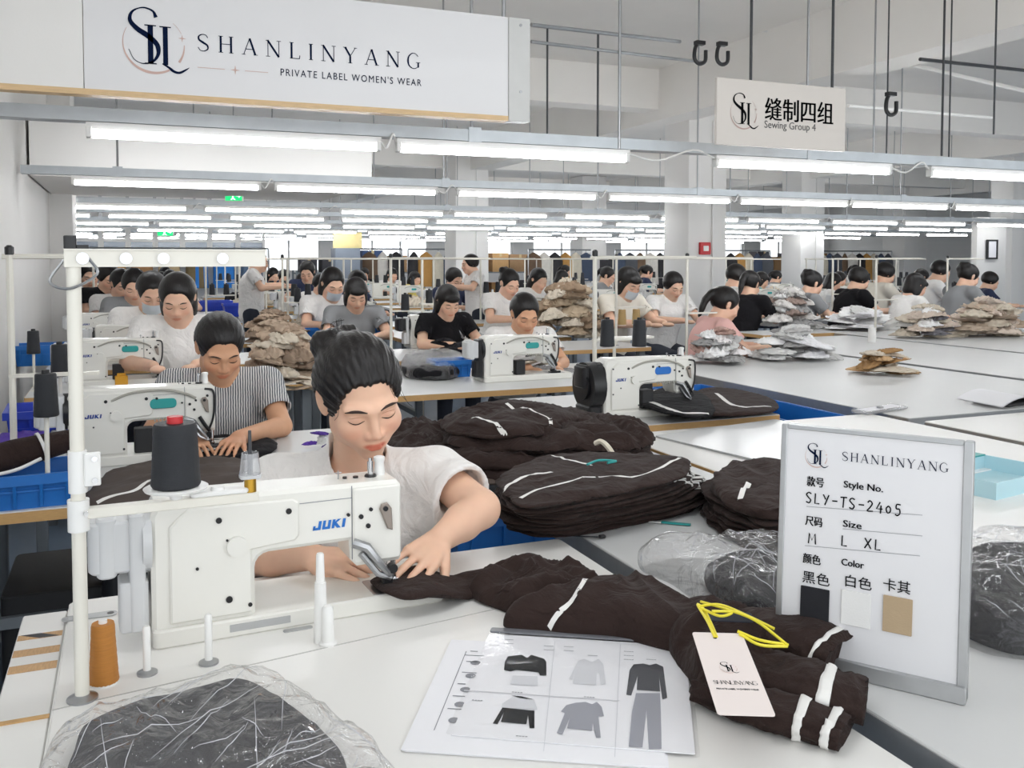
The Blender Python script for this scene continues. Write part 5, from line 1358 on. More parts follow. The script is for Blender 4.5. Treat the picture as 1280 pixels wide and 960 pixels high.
# ================================================================ the other tables
R2 = table('white_work_table', 'long white work table with a ply edge, right of the grey topped table', 1.61, 2.80, -.4, 2.90, edge=M_PLY)
R6 = table('white_work_table', 'white work table behind the white board at the right edge', 2.86, 4.30, -.4, 2.68, edge=M_ALU)
R3 = table('grey_cutting_table', 'large grey cutting table in front of the woman in pink', 2.86, 4.30, 2.75, 4.85, top=M_GTABLE, edge=M_ALU, th=.05)
R4 = table('white_cutting_table', 'pale cutting table right of the large grey one, near the right edge', 4.38, 5.55, 2.4, 6.0, top=M_GTABLE, edge=M_ALU, th=.05)
R5 = table('white_cutting_table', 'far pale cutting table carrying the beige heap at right', 5.62, 8.6, 3.4, 6.25, top=M_GTABLE, edge=M_ALU, th=.05)
A1 = table('machine_table', 'grey table under the sewing machine with a black belt cover', 1.575, 2.45, 3.02, 3.84, top=M_GTABLE)
A2 = table('machine_table', 'grey table in front of the woman with the tanned face', .95, 2.62, 4.12, 5.02, top=M_GTABLE)
A3 = table('machine_table', 'grey table with black cloth, behind the tanned woman at left', .98, 2.62, 5.55, 6.3, top=M_GTABLE)
A5 = table('machine_table', 'small grey table with two tan cones behind the pink woman', 2.7, 3.5, 5.75, 6.42, top=M_GTABLE)
A4 = table('machine_table', 'grey table carrying the cream heap, behind the tanned woman', 2.0, 3.35, 6.75, 8.1, top=M_GTABLE)
for k, (y0, lb) in enumerate(((4.72, 'table under the second machine behind the striped shirt woman'), (5.75, 'table in front of the masked woman at left'), (7.15, 'fourth machine table back at left'))):
    table('machine_table', lb, -.45, (.9, .95, 1.6)[k], y0, y0 + .72, top=M_GTABLE)

B1 = table('work_bench', 'long ply edged bench before the row of workers at right', 4.9, 9.6, 6.28, 6.70, top=M_GTABLE)
# ================================================================ more machines
M2 = machine('sewing machine with a teal plate in front of the woman in the striped shirt', 'bg', at(266, 568, .77), R(2))
O3 = at(203, 478, .77)
LEFT = [(at(203, 478, .77), 'sewing machine with a teal plate in front of the woman with the hairband'), (at(212, 452, .77), 'sewing machine in front of the masked woman at left'), (at(172, 429, .77), 'fourth sewing machine back in the left column')]
for p, lb in LEFT: dup(M2, p, R(1), lb)
MMa = dup(M2, at(858, 514, .77), R(2), 'sewing machine with black belt cover and two black spools, right of the big brown pile', None, {'motor_housing': M_BLACK, 'belt_guard': M_BLACK, 'teal_plate': M_LOGO})
g_ = MB(); g_.tube([(-.435, 0, .135), (-.49, 0, .135)], .092, 26); g_.rbox(-.50, -.43, -.06, .06, 0, .06, .02, .006); g_.tube([(-.492, 0, .135), (-.50, 0, .135)], .055, 20)
obj('wheel_guard', g_, M_BLACK, MMa)
MMb = dup(M2, at(692, 472, .77), R(2), 'sewing machine in front of the tanned woman in white', None, {'belt_guard': M_BLACK})
MMc = dup(M2, at(579, 432, .77), R(2), 'sewing machine in front of the bent dark head in the middle', None, {'motor_housing': M_BLACK})
MMd = dup(M2, at(468, 407, .77), R(2), 'sewing machine in front of the woman with the fringe', None)

# ---------------------------------------------------------------- thread stands with a cross bar
def stand_proto():
    t = thing('thread_stand', 'x', 'thread stand')
    obj('pole', MB().tube([(0, 0, 0), (0, 0, .65)], .010, 8), M_MACH2, t)
    obj('cross_bar', MB().tube([(-.02, 0, .64), (.52, 0, .64)], .008, 6), M_MACH2, t)
    obj('spool_arm', MB().rbox(-.01, .24, -.012, .012, .275, .285, .004, 0), M_MACH2, t)
    obj('pole_cap', MB().lathe([(.013, .645), (.013, .668), (.006, .674)], 8), M_BLACK, t)
    obj('flange', MB().lathe([(.024, 0), (.024, .004), (.012, .008)], 10), M_STEEL, t)
    return t
SP = stand_proto(); SPU = [True]
SPOOLS = {}
def stand(loc, rz, lb, spools=(), group=None):
    if SPU[0]: SP.location = loc; SP.rotation_euler.z = rz; SP['label'] = lb; SPU[0] = False; o = SP
    else: o = dup(SP, loc, rz, lb, group)
    c, s = math.cos(rz), math.sin(rz)
    for dx, dz, key, sl in spools: spool_at(Vector(loc) + Vector((dx * c, dx * s, dz)), key, sl)
    return o
SPM = {'black': M_THREAD, 'white': M_WTHREAD, 'tan': M_TTHREAD}
def spool_at(p, key, lb, group=None):
    if key not in SPOOLS:
        SPOOLS[key] = spool(lb, SPM[key], p, .032, .027, .115, M_DARK if key == 'black' else None, M_WPLAS, group); return SPOOLS[key]
    return dup(SPOOLS[key], p, 0, lb, group)
stand(at(743, 505, .77), 0, 'tall white thread stand left of the machine with the black belt cover')
spool_at(at(758, 433, 1.0) + Vector((0, 0, 0)), 'black', 'left one of two black spools standing on the machine right of the brown pile')
SPOOLS['black'].location = atd(759, 433, 3.72); SPOOLS['black'].scale = (.95,) * 3
spool_at(atd(799, 433, 3.76), 'black', 'right one of two black spools standing on the machine right of the brown pile')
spool_at(at(808, 489, .772), 'black', 'black spool in front of the machine right of the brown pile')
m_ = thing('spool_rack', 'narrow metal rack carrying the two black spools above the machine', 'rack', at(775, 496, .77)); zr = atd(759, 433, 3.72).z - .77
obj('shelf', MB().box(-.1, .16, -.03, .03, zr - .012, zr - .002), M_MACH2, m_); obj('upright', MB().tube([(-.02, .02, 0), (-.02, .02, zr - .01)], .008, 8), M_MACH2, m_)
stand(at(15, 640, .77) if False else at(18, 585, .77), R(-3), 'slim white thread stand beside the left wall')
stand(at(489, 440, .77), 0, 'white thread stand right of the woman with the fringe', [(.10, .285, 'black', 'black cone on the stand right of the fringe woman')])
stand(at(354, 421, .77), 0, 'white thread stand behind the beige heap', [(.12, .285, 'black', 'black cone on the stand behind the beige heap')])
stand(at(770, 432, .77), 0, 'white thread stand left of the two tan cones', [(.05, .15, 'tan', 'left tan cone of two on the middle stand'), (.17, .15, 'tan', 'right tan cone of two on the middle stand')])
stand(at(858, 445, .77), 0, 'white thread stand beside the pink shirted woman')
stand(at(1040, 402, .77), 0, 'white thread stand left of the black shirted man')
stand(at(1094, 415, .77), 0, 'white thread stand behind the white cloths at right', [])
stand(at(1183, 400, .77), 0, 'white thread stand left of the capped man', [(.10, .285, 'black', 'left black cone in front of the capped man'), (.22, .285, 'black', 'right black cone in front of the capped man')])
spool_at(at(1130, 418, .79), 'black', 'black cone in front of the woman with hair clips')
for px, py, lb in ((42, 442, 'black cone high at the far left'), (75, 470, 'second black cone from the far left'), (58, 520, 'black cone at left above the blue crates')): spool_at(at(px, py, 1.0 if py > 460 else .95), 'black', lb)
for o in list(COL.objects):
    if o.get('label', '').endswith('far left') or o.get('label', '').endswith('blue crates'): 
        sp_ = thing('spool_stool', 'thin peg holding the ' + o['label'], 'peg', (o.location.x, o.location.y, .77)); obj('rod', MB().lathe([(.02, 0), (.006, .006), (.006, o.location.z - .772), (.03, o.location.z - .7705)], 10), M_MACH2, sp_)
spool_at(at(1090, 428, .77), 'white', 'white cone on the cutting table left of the woman with hair clips'); spool_at(at(789, 421, .77), 'white', 'white cone behind the machine right of the brown pile')

# ================================================================ seated and standing people
def person_proto(nm, lab, head_pitch=30, head_yaw=0, lean=.14, hands=((.10, -.47, .82), (-.08, -.47, .82)), h=.0085, standing=False, sc=1.0, fingers=True):
    root = thing('person', lab, 'person')
    z0 = .42 if standing else 0
    pel = np.array([0, .05, .55 + z0]); ch = np.array([0, .05 - lean * .75, .86 + z0]); nk = np.array([0, .03 - lean, 1.02 + z0]); hc = nk + np.array([0, -.045 - .03 * math.sin(R(head_pitch)), .105])
    M = rotm(R(head_yaw), R(head_pitch), 0)
    s = SDF([-.40, -.72, 0 if standing else .3], [.40, .34, 1.34 + z0], h)
    W = head_sdf(s, hc, M, 1.0, h < .006)
    s.cap(W((0, .02, -.05)), nk, .047, .05, .02); s.cap(nk, ch, .06, .10, .05); s.cap(ch, pel, .10, .11, .05)
    arms = []
    for x, hd in zip((1, -1), hands):
        sh = nk + [x * .165, .02, -.04]; hd = np.array(hd) + [0, 0, 0]
        el = (sh + hd) / 2 + np.array([x * .10, .06, -.08]); arms.append((sh, el, hd))
        s.cap(nk - [0, 0, .04], sh, .045, .04, .03); s.cap(sh, el, .041, .038, .02); s.cap(el, hd, .038, .026, .012)
        fw = np.array([-x * .35, -.9, -.12])
        if fingers: hand_sdf(s, hd, fw, (0, -.1, 1), -x, [(.3, .35, .3)] * 4, .06, .95, (.5, .4))
        else: s.ell(hd + fw * .07, (.035, .06, .018), None, .01)
    V, F = s.mesh(); me, V = np_mesh('body', V, F, M_SKIN, 1); face_paint(me, V, hc, M, 1.0, (.74, .42, .38), .8)
    b = bpy.data.objects.new('body', me); COL.objects.link(b); b.parent = root
    bv = BVHTree.FromPolygons([tuple(v) for v in V], [tuple(f) for f in F]); inw = M @ np.array([0, 1, 0])
    for x in (-1, 1):
        surface_ribbon('eyebrow', bv, [Vector(W((x * (.013 + .040 * t), -.09, .0215 + .003 * math.sin(t * PI) - .002 * t))) for t in np.linspace(0, 1, 8)], inw, .006, M_BROW, root)
        surface_ribbon('eyelash', bv, [Vector(W((x * (.017 + .031 * t), -.09, -.0015 - .005 * math.sin(t * PI)))) for t in np.linspace(0, 1, 8)], inw, .004, M_LASH, root)
    c = SDF([-.42, -.60, .4 + z0], [.42, .36, 1.22 + z0], h)
    c.cap(ch, pel, .135, .145, .06); c.ell(ch, (.155, .115, .16), None, .05)
    for sh, el, hd in arms:
        sl = sh * .35 + el * .65; u = (el - sh) / np.linalg.norm(el - sh)
        c.cap(nk - [0, -.01, .03], sh, .062, .058, .04); c.cap(sh, sl + u * .03, .058, .062, .03)
        q = c.sub(sl - .15, sl + .15); SL, X, Y, Z = q; pl = (X - sl[0]) * u[0] + (Y - sl[1]) * u[1] + (Z - sl[2]) * u[2]
        dd = np.sqrt((X - sl[0]) ** 2 + (Y - sl[1]) ** 2 + (Z - sl[2]) ** 2) - .13; c.D[SL] = np.where(dd < 0, np.maximum(c.D[SL], pl), c.D[SL])
        c.cap(sl - u * .05, el, .048, .05, .006, 'd')
    c.ell(nk + [0, -.07, .035], (.062, .1, .07), None, .008, 'd'); c.cap(W((0, .02, -.05)), nk, .052, .054, .008, 'd'); c.ell(W((0, 0, .01)), (.09, .11, .11), M, .006, 'd')
    world_clothes('shirt', c, M_SHIRT, root, 1, .006, 3, 30)
    t = SDF([-.26, -.62, 0], [.26, .30, .75 + z0], max(h, .011))
    t.ell(pel, (.155, .13, .12), None, .05)
    for x in (-1, 1):
        if standing: t.cap(pel + [x * .08, 0, -.04], [x * .09, .04, .50], .085, .06, .03); t.cap([x * .09, .04, .5], [x * .09, .06, .06], .06, .045, .02); a = np.array([x * .09, .06, .045])
        else: k = np.array([x * .11, -.38, .50]); a = np.array([x * .11, -.34, .05]); t.cap(pel + [x * .085, -.03, -.03], k, .085, .062, .04); t.cap(k, a, .06, .042, .02)
        t.cap(a, a + [0, -.13, -.005], .038, .032, .02)
    world_clothes('trousers', t, M_DENIM, root, 1)
    if not standing:
        pass
    root['_hc'] = [float(v) for v in hc]
    return root, hc, M
def hair_for(hc, M, style, h=.007, seed=1):
    s = SDF(hc - .24, hc + .24, h); hair_sdf(s, hc, M, 1.0, style, seed, .0018 if h < .006 else .001); V, F = s.mesh(); return np_mesh('hair', V, F, M_HAIR, 1)[0]
def mask_mesh(hc, M):
    mb = MB(); vs = []; fs = []
    for j in range(5):
        z = -.018 - .018 * j
        for i in range(9):
            a = R(-70 + 140 * i / 8); y = -.045 - .058 * math.cos(a) - .010 * math.exp(-((z + .045) / .03) ** 2) * math.cos(a) ** 4 - .006; vs.append(hc + M @ np.array([.066 * math.sin(a) * (1 - .12 * j / 4), y + .008 * j / 4, z]))
    for j in range(4):
        for i in range(8): fs.append((j * 9 + i, (j + 1) * 9 + i, (j + 1) * 9 + i + 1, j * 9 + i + 1))
    mb.add(vs, fs); return mb
def stool_for(root):
    p = root.location; t = dup(STOOL, (p.x, p.y, 0), root.rotation_euler.z, 'plain wooden work stool under the ' + root['label'][:60].split(',')[0]) if STOOL['_used'] else STOOL
    STOOL['_used'] = 1; return t
# woman in the striped shirt, second in the left column
def stripes_mat():
    m = bpy.data.materials.new('striped_shirt'); m.use_nodes = True; nt = m.node_tree; N = nt.nodes; L = nt.links.new; b = N['Principled BSDF']; b.inputs['Roughness'].default_value = .85
    tc = N.new('ShaderNodeTexCoord'); w = N.new('ShaderNodeTexWave'); w.bands_direction = 'X'; w.inputs['Scale'].default_value = 36; w.inputs['Distortion'].default_value = 1.6; w.inputs['Detail Scale'].default_value = 1.2
    L(tc.outputs['Object'], w.inputs[0]); r = N.new('ShaderNodeValToRGB'); r.color_ramp.interpolation = 'LINEAR'
    r.color_ramp.elements[0].position = .42; r.color_ramp.elements[0].color = lin('#55575f'); r.color_ramp.elements[1].position = .58; r.color_ramp.elements[1].color = lin('#dcdbd9')
    L(w.outputs[0], r.inputs[0]); L(r.outputs[0], b.inputs['Base Color']); return m
M_STRIPE = stripes_mat()
PA, hcA, MA = person_proto('a', 'x', 34, 12, .16, ((.06, -.50, .845), (-.09, -.49, .845)), .005)
PA['label'] = 'woman in a black and white striped shirt, sewing behind the woman in the white T-shirt'
def place(root, hc, px, py, d, rz):
    p = atd(px, py, d); s = p.z / hc[2]; c, sn = math.cos(rz), math.sin(rz)
    root.location = (p.x - s * (hc[0] * c - hc[1] * sn), p.y - s * (hc[0] * sn + hc[1] * c), 0); root.rotation_euler.z = rz; root.scale = (s,) * 3
HA_ = {st: hair_for(hcA, MA, st, .005) for st in ('pony',)}
o = bpy.data.objects.new('hair', HA_['pony']); COL.objects.link(o); o.parent = PA
[c for c in PA.children if c.name.startswith('shirt')][0].data.materials[0] = M_STRIPE
for c in PA.children:
    if c.name.startswith('body'): c.data.materials[0] = M_SKIN2
place(PA, hcA, 275, 434, 3.25, R(-6))
col_ = MB(); 
# the shared bodies for the workers behind
PB, hcB, MB_ = person_proto('b', 'x', 30, 0, .15, ((.10, -.46, .83), (-.08, -.47, .83)), .0085, False, 1, False)
PC, hcC, MC_ = person_proto('c', 'x', 12, 0, .02, ((.12, -.30, 1.28), (-.10, -.30, 1.26)), .010, True, 1, False)
HB = {st: hair_for(hcB, MB_, st, .0075, i) for i, st in enumerate(('bun', 'pony', 'long', 'short', 'bob'))}
HC = {'short': hair_for(hcC, MC_, 'short', .008), 'pony': hair_for(hcC, MC_, 'pony', .008)}
MASKB = mkmesh('face_mask', mask_mesh(hcB, MB_).v, mask_mesh(hcB, MB_).f, [pm('mask_blue', '#d3dbe2', .7, var=.02)], None, 180)
SHIRTS = {'white': M_SHIRT, 'pink': pm('pink_cotton', '#e9b9b2', .85, var=.03), 'black': M_BLACKC, 'grey': pm('grey_cotton', '#8d8e90', .85, var=.05), 'cream': pm('cream_cotton', '#e6dfd2', .85, var=.04), 'navy': pm('navy_cotton', '#2b3350', .85), 'yellow': pm('yellow_cotton', '#e3d27a', .85), 'teal': pm('teal_cotton', '#6aa7a3', .85), 'blue': pm('pale_blue_cotton', '#a9bdd6', .85)}
used = {'b': False, 'c': False}
def worker(px, py, d, rz, shirt, hair, label, mask=False, standing=False, group=None, skin=None):
    root, hc, H_, key = (PC, hcC, HC, 'c') if standing else (PB, hcB, HB, 'b')
    if not used[key]: r = root; r['label'] = label; used[key] = True; KID.pop(r.name, None); sw = True
    else: r = dup(root, (0, 0, 0), 0, label, group)
    base = [c for c in COL.objects if c.parent == r]
    if r is root:
        KID[root.name] = [(c, []) for c in base]
    for c in base:
        k = c.name.split('.')[0]
        if k == 'shirt': c.material_slots[0].link = 'OBJECT'; c.material_slots[0].material = SHIRTS[shirt]
        if k == 'body' and skin: c.material_slots[0].link = 'OBJECT'; c.material_slots[0].material = skin
    h = bpy.data.objects.new('hair', H_[hair]); COL.objects.link(h); h.parent = r
    if mask: m = bpy.data.objects.new('face_mask', MASKB); COL.objects.link(m); m.parent = r
    place(r, hc, px, py, d, R(rz)); return r
worker(222, 373, 4.75, -8, 'white', 'long', 'woman in white with a long ponytail and hairband, third in the left column')
worker(190, 366, 5.7, 5, 'white', 'pony', 'masked woman in white behind the woman with the hairband', True)
worker(168, 357, 7.2, 0, 'grey', 'short', 'dark haired worker in grey behind the masked woman')
worker(152, 355, 8.0, 20, 'white', 'pony', 'worker in white with a ponytail behind the left machines')
worker(136, 347, 8.6, 25, 'black', 'short', 'worker in black far back beside the left stand')
worker(112, 343, 9.4, 10, 'white', 'short', 'leftmost worker in white, far back by the pillar')
worker(416, 355, 7.4, 8, 'white', 'long', 'masked woman in white with long hair, left of the woman with the fringe', True)
worker(445, 368, 6.9, -5, 'grey', 'bob', 'woman in grey with a black fringe in the middle')
worker(560, 377, 6.6, 5, 'black', 'bob', 'dark haired worker bent low over the machine, in the middle', False)
worker(656, 392, 5.35, -4, 'white', 'pony', 'tanned woman in white behind the middle machine', False, False, None, M_SKIN2)
worker(637, 354, 8.4, 10, 'white', 'bun', 'worker in white far behind the tanned woman')
worker(786, 354, 7.6, 14, 'cream', 'bob', 'masked worker in cream behind the tan cones', True)
worker(842, 357, 8.5, 0, 'white', 'short', 'worker in white partly hidden before the big column')
worker(907, 381, 6.15, 78, 'pink', 'pony', 'woman in pink bent over the grey cutting table')
worker(938, 356, 8.5, 115, 'black', 'pony', 'worker in black with a ponytail behind the woman in pink')
worker(921, 347, 9.2, 95, 'white', 'short', 'worker in white left behind the black shirted ponytail worker')
worker(1016, 355, 9.0, 80, 'grey', 'bun', 'worker in grey with hair up, left of the man in black')
worker(1074, 350, 9.4, 85, 'black', 'short', 'man in black bent to the right beside the white cloths')
worker(1107, 343, 10.4, 80, 'cream', 'short', 'man in cream behind the man in black')
worker(1145, 358, 8.9, 80, 'white', 'bob', 'woman in white with hair clips above the beige heap')
worker(1176, 340, 11, 60, 'white', 'short', 'short haired worker in white left of the capped man')
worker(1211, 346, 9.6, 80, 'grey', 'bun', 'worker with a dark cap near the right edge')
worker(1238, 352, 11.5, 60, 'navy', 'short', 'worker in navy near the framed notice')
worker(587, 330, 9.8, -95, 'white', 'short', 'person standing in white before the middle column', False, True)
worker(324, 327, 9.4, 80, 'white', 'short', 'person standing in white at left, behind the front stand bar', False, True)
worker(568, 349, 10.4, 20, 'navy', 'short', 'dark haired worker in navy left of the person standing in white')
worker(384, 340, 11.5, -20, 'navy', 'long', 'dark haired worker in navy behind the masked middle woman')
# ================================================================ heaps of garments on the tables
CRUMP = {}
def crump(i, flat=False):
    k = (i % 5, flat)
    if k not in CRUMP:
        r = random.Random(i * 7 + flat); n = 9
        out = [((.5 + r.uniform(-.1, .12)) * math.cos(2 * PI * j / n), (.40 + r.uniform(-.1, .1)) * math.sin(2 * PI * j / n)) for j in range(n)]
        CRUMP[k] = heap_mesh('garment', out, .15 if flat else .26, M_BROWN, i * 3.7 + 1, .20 if not flat else .12, 6.5, r.uniform(0, 3), .95, 22, 64, .30, None, 2.6, None, 180, 0, .2)
    return CRUMP[k]
def cloth_obj(mesh, mat, loc, rz, sc, label, group, tilt=(0, 0)):
    o = bpy.data.objects.new('garment', mesh); COL.objects.link(o); o.location = loc; o.rotation_euler = (tilt[0], tilt[1], rz); o.scale = sc
    o.material_slots[0].link = 'OBJECT'; o.material_slots[0].material = mat
    return tag(o, label, 'garment', group)
def tone(c, n=3, amt=.16, seed=1):
    r = random.Random(seed); o = []
    for i in range(n):
        k = 1 + r.uniform(-amt, amt); h = c.lstrip('#'); o.append(pm('cloth_%s_%d' % (h, i), '#' + ''.join('%02x' % max(0, min(255, int(int(h[j:j + 2], 16) * k))) for j in (0, 2, 4)), .85, var=.08, scale=9, bump=.15, bscale=160, spec=.2))
    return o
def pile(px, py, wpx, hpx, n, cols, label, group, z=.77, seed=1, dfac=.62, flat=False):
    r = random.Random(seed); p = at(px, py, z); d = p.dot(FW); w = wpx * d / FPX; h = hpx * d / FPX; mats = []
    for c in cols: mats += tone(c, 2, .12, seed)
    p = p + Vector((FW.x, FW.y, 0)) * (w * dfac * .42)
    n = int(n * 1.25)
    for i in range(n):
        t = i / max(1, n - 1); rr = (1 - t) ** .6 * .34 * math.sqrt(r.uniform(.25, 1)); a = i * 2.4 + r.uniform(-.4, .4)
        s = w * r.uniform(.42, .60) * (1 - .25 * t); th = min(h * r.uniform(.38, .55), s * 1.2)
        zb = z + t ** .9 * max(0, h - th * .34)
        dx_, dy_ = math.cos(a) * .92 - math.sin(a) * .38, math.sin(a)
        lb_ = ('bottom', 'lower', 'middle', 'upper', 'top')[min(4, int(t * 5))] + (' right' if dx_ > .5 else ' left' if dx_ < -.5 else ' front' if dy_ < 0 else ' back')
        cloth_obj(crump(r.randrange(5), flat), mats[i % len(mats)], (p.x + w * rr * 1.25 * math.cos(a), p.y + w * dfac * rr * 1.1 * math.sin(a), zb), r.uniform(0, 6.28), (s, s * .85, th), label + ', at the ' + lb_, group, (r.uniform(-.26, .26), r.uniform(-.26, .26)) if i > n * .25 else (0, 0))
BEI, BEI2, CRE, WHT, GRY, TAN = '#c6b09a', '#a58f7c', '#e6d9c6', '#e6e4e2', '#a9a7a6', '#c3a27b'
pile(335, 432, 88, 44, 14, [BEI2, BEI], 'crumpled brownish beige garment in the rear left heap', 'rear beige heap at left', seed=3)
pile(350, 478, 110, 72, 20, [BEI, CRE, BEI2], 'crumpled beige garment in the tall left heap', 'tall beige heap at left', seed=4)
pile(372, 490, 80, 16, 6, [CRE, BEI], 'folded beige garment under the left heap', 'folded beige garments at left', seed=5, flat=True)
pile(250, 455, 70, 30, 8, ['#8f8580', '#b8a392'], 'grey brown garment before the woman with the hairband', 'heap by the hairband woman', seed=6)
pile(712, 424, 108, 74, 26, [CRE, '#cdb89e', '#a58e76'], 'cream garment in the big heap behind the tanned woman', 'cream heap in the middle', seed=7)
pile(905, 456, 104, 44, 16, [WHT, GRY, '#d9d5d4', WHT, '#b3948a'], 'white grey garment in the heap before the pink woman', 'white heap before the woman in pink', seed=8)
pile(1000, 453, 120, 42, 14, [WHT, '#efeef0', WHT, GRY], 'white garment in the low heap beside the pink woman', 'low white heap at centre right', seed=9)
pile(995, 412, 84, 52, 18, [WHT, GRY, '#d6d2ce', '#a08d84'], 'white garment heaped before the grey worker', 'white heap at right', seed=10)
pile(1085, 414, 110, 30, 11, [WHT, '#eceaec'], 'white garment lying flat near the white cone', 'flat white garments at right', seed=11, flat=True)
pile(1170, 424, 96, 42, 14, [CRE, '#77757a', '#d9c9bb', WHT], 'mottled garment left of the right edge heap', 'beige heap at right, left half', seed=12)
pile(1252, 422, 120, 48, 18, [CRE, '#d9c9bb', '#c6b3a0'], 'beige garment in the right edge heap', 'beige heap at right, right half', seed=13)
pile(1115, 470, 108, 30, 9, [TAN, CRE, '#b78f62'], 'tan garment in the bundle on the cutting table', 'tan bundle on the cutting table', seed=14)
pile(672, 468, 86, 26, 8, [GRY, '#8c8b8c', CRE], 'grey patterned garment in front of the tanned woman', 'grey garments before the tanned woman', seed=15)
pile(600, 392, 66, 20, 6, ['#3b3b3f', '#58585c'], 'dark grey garment in the heap by the standing person', 'dark heap in the middle', seed=16)
pile(555, 449, 84, 24, 5, ['#1d1c20', '#26252a'], 'black garment on the table behind the sewer', 'black garments in the middle', seed=17)
pile(590, 428, 60, 14, 4, ['#cfcac6', '#a9a7a6'], 'pale garment by the bent dark head', 'pale garments in the middle', seed=18)
pile(398, 562, 46, 20, 4, ['#5b3f9a', WHT], 'purple and white cloth bundle left of the front sewer', 'purple bundle', seed=21)
# big dark brown pile behind the front sewer
GP = 'big brown pile behind the front sewer'
BP = [([(560, 600), (640, 606), (800, 602), (812, 570), (760, 545), (640, 548), (555, 575)], .035, .0, 'lowest brown garment of the big pile behind the front sewer'),
      ([(500, 585), (560, 596), (590, 575), (570, 550), (510, 545), (480, 565)], .075, .0, 'black brown garment at the left end of the big pile'),
      ([(545, 596), (660, 604), (790, 596), (800, 568), (740, 548), (600, 552)], .045, .032, 'second lowest brown garment of the big pile'),
      ([(560, 590), (650, 600), (730, 594), (770, 570), (700, 550), (580, 560)], .05, .072, 'brown garment with folds in the middle of the big pile'),
      ([(700, 592), (800, 592), (815, 572), (770, 556), (700, 566)], .05, .062, 'brown garment with a cream tie at the right end of the big pile'),
      ([(560, 588), (640, 598), (700, 586), (720, 566), (640, 552), (570, 565)], .045, .110, 'topmost brown garment with white stripes on the big pile')]
for k, (o_, hh_, dz, lb) in enumerate(BP):
    st = []
    if k == 5: st = [(.011, [(590, 524), (612, 528), (634, 534)], .035), (.011, [(633, 508), (655, 515), (684, 521), (692, 532)], .035), (.009, [(645, 536), (660, 535), (664, 542)], .035)]
    g_ = garment('garment', lb, 'garment', o_, hh_, M_BROWN, z=.77, group=GP, fold=.026 if k < 5 else .012, freq=11, seed=70 + k, ang=.3 + .4 * k, e=.62, rings=20, seg=90, side=.10, rim=.3)
    if st:
        me_ = g_.children[0].data; c_ = g_.location
        for w_, pts_ in [(s[0], s[1]) for s in st]: stripe(me_, pxy(pts_, Vector((c_.x, c_.y, .92)), .92), w_, g_)
    g_.location.z += dz
    if k == 4:
        m = MB(); c0_ = at(752, 545, .90) - g_.location; m.tube(bez([c0_ + Vector((-.02, .0, -.02)), c0_ + Vector((-.01, -.02, -.012)), c0_ + Vector((.0, -.05, -.03)), c0_ + Vector((.012, -.075, -.07))], 5), [.008] * 16, 6); obj('cream_tie', m, pm('cream_tape', '#e2d9c6', .7), g_)
garment('garment', 'flat brown cloth spread on the table between the front sewer and the stacks', 'garment', [(505, 598), (560, 606), (630, 606), (640, 584), (600, 574), (520, 572)], .012, pm('flat_brown_cloth', '#5d5049', .85, var=.08), fold=.004, e=.35, seed=90)
# black and white striped stacks in front of the second machine
GS = 'black garments with white bands by the right machine'
for k in range(4):
    garment('folded_garment', ('lowest', 'second lowest', 'third', 'topmost')[k] + ' black garment with a white band, left stack by the machine', 'garment', [(800, 506), (850, 522), (892, 520), (880, 496), (835, 486)], .016, M_BLACKC, z=.77 + .013 * k, group=GS, fold=.003, e=.3, seed=100 + k, side=.05,
            stripes=[(.022, [(806, 500), (850, 515), (886, 516)])] if k in (1, 3) else [])
    if k < 3: garment('folded_garment', ('lower', 'middle', 'upper')[k] + ' brown black garment with a white band, right stack by the machine', 'garment', [(868, 514), (900, 522), (968, 516), (960, 500), (905, 488), (872, 492)], .018, M_BROWN if k else M_BLACKC, z=.77 + .014 * k, group=GS, fold=.004, e=.3, seed=110 + k, side=.05,
            stripes=[(.018, [(895, 492), (920, 508), (964, 508)])] if k > 0 else [(.022, [(872, 498), (896, 516)])])
# beside the second machine at left
garment('garment', 'brown cloth with a white tape lying in front of the striped shirt woman', 'garment', [(105, 634), (160, 642), (300, 625), (330, 600), (290, 580), (200, 582), (135, 598)], .03, pm('taupe_cloth', '#4a3f3a', .85, var=.1, bump=.2, bscale=300), fold=.012, seed=120, freq=8, e=.5, rings=18, seg=80,
        stripes=[(.012, [(105, 628), (165, 616), (195, 600), (240, 582)], .03)])
garment('garment', 'black cloth under the needle of the machine with the teal plate', 'garment', [(250, 578), (330, 572), (345, 556), (300, 548), (245, 556)], .025, M_BLACKC, fold=.008, seed=121, e=.6)
p = at(18, 634, .77); crate('bright blue tray on the ply edged table at the left edge', (p.x, p.y + .06, .77), R(3), .30, .20, .085, M_CRATE)
cr = thing('garment_roll', 'rolled brown trousers tied with white tape in the bright blue tray', 'garment', (p.x, p.y + .06, .862))
m = MB(); P_ = [(-.16, -.02, .0), (-.06, .0, .02), (.05, .02, .04), (.15, .05, .055)]
m.tube(bez(P_, 6), widths(19, [(0, .035), (.5, .040), (1, .028)]), 14); obj('roll', m, M_BROWN, cr, 180)
m = MB(); m.tube([(.055, .02, .04), (.062, .022, .042)], .0425, 16); m.tube(bez([(.06, -.02, .02), (.0, -.05, .0), (-.09, -.06, -.012)], 5), .005, 6); obj('white_tape', m, M_TRIM, cr, 60)
p = at(60, 525, .80); crate('deep blue crate above the left tray, beside the front stand', (at(58, 560, .77).x, at(58, 560, .77).y + .1, .77), R(2), .24, .22, .125, M_CRATE2)
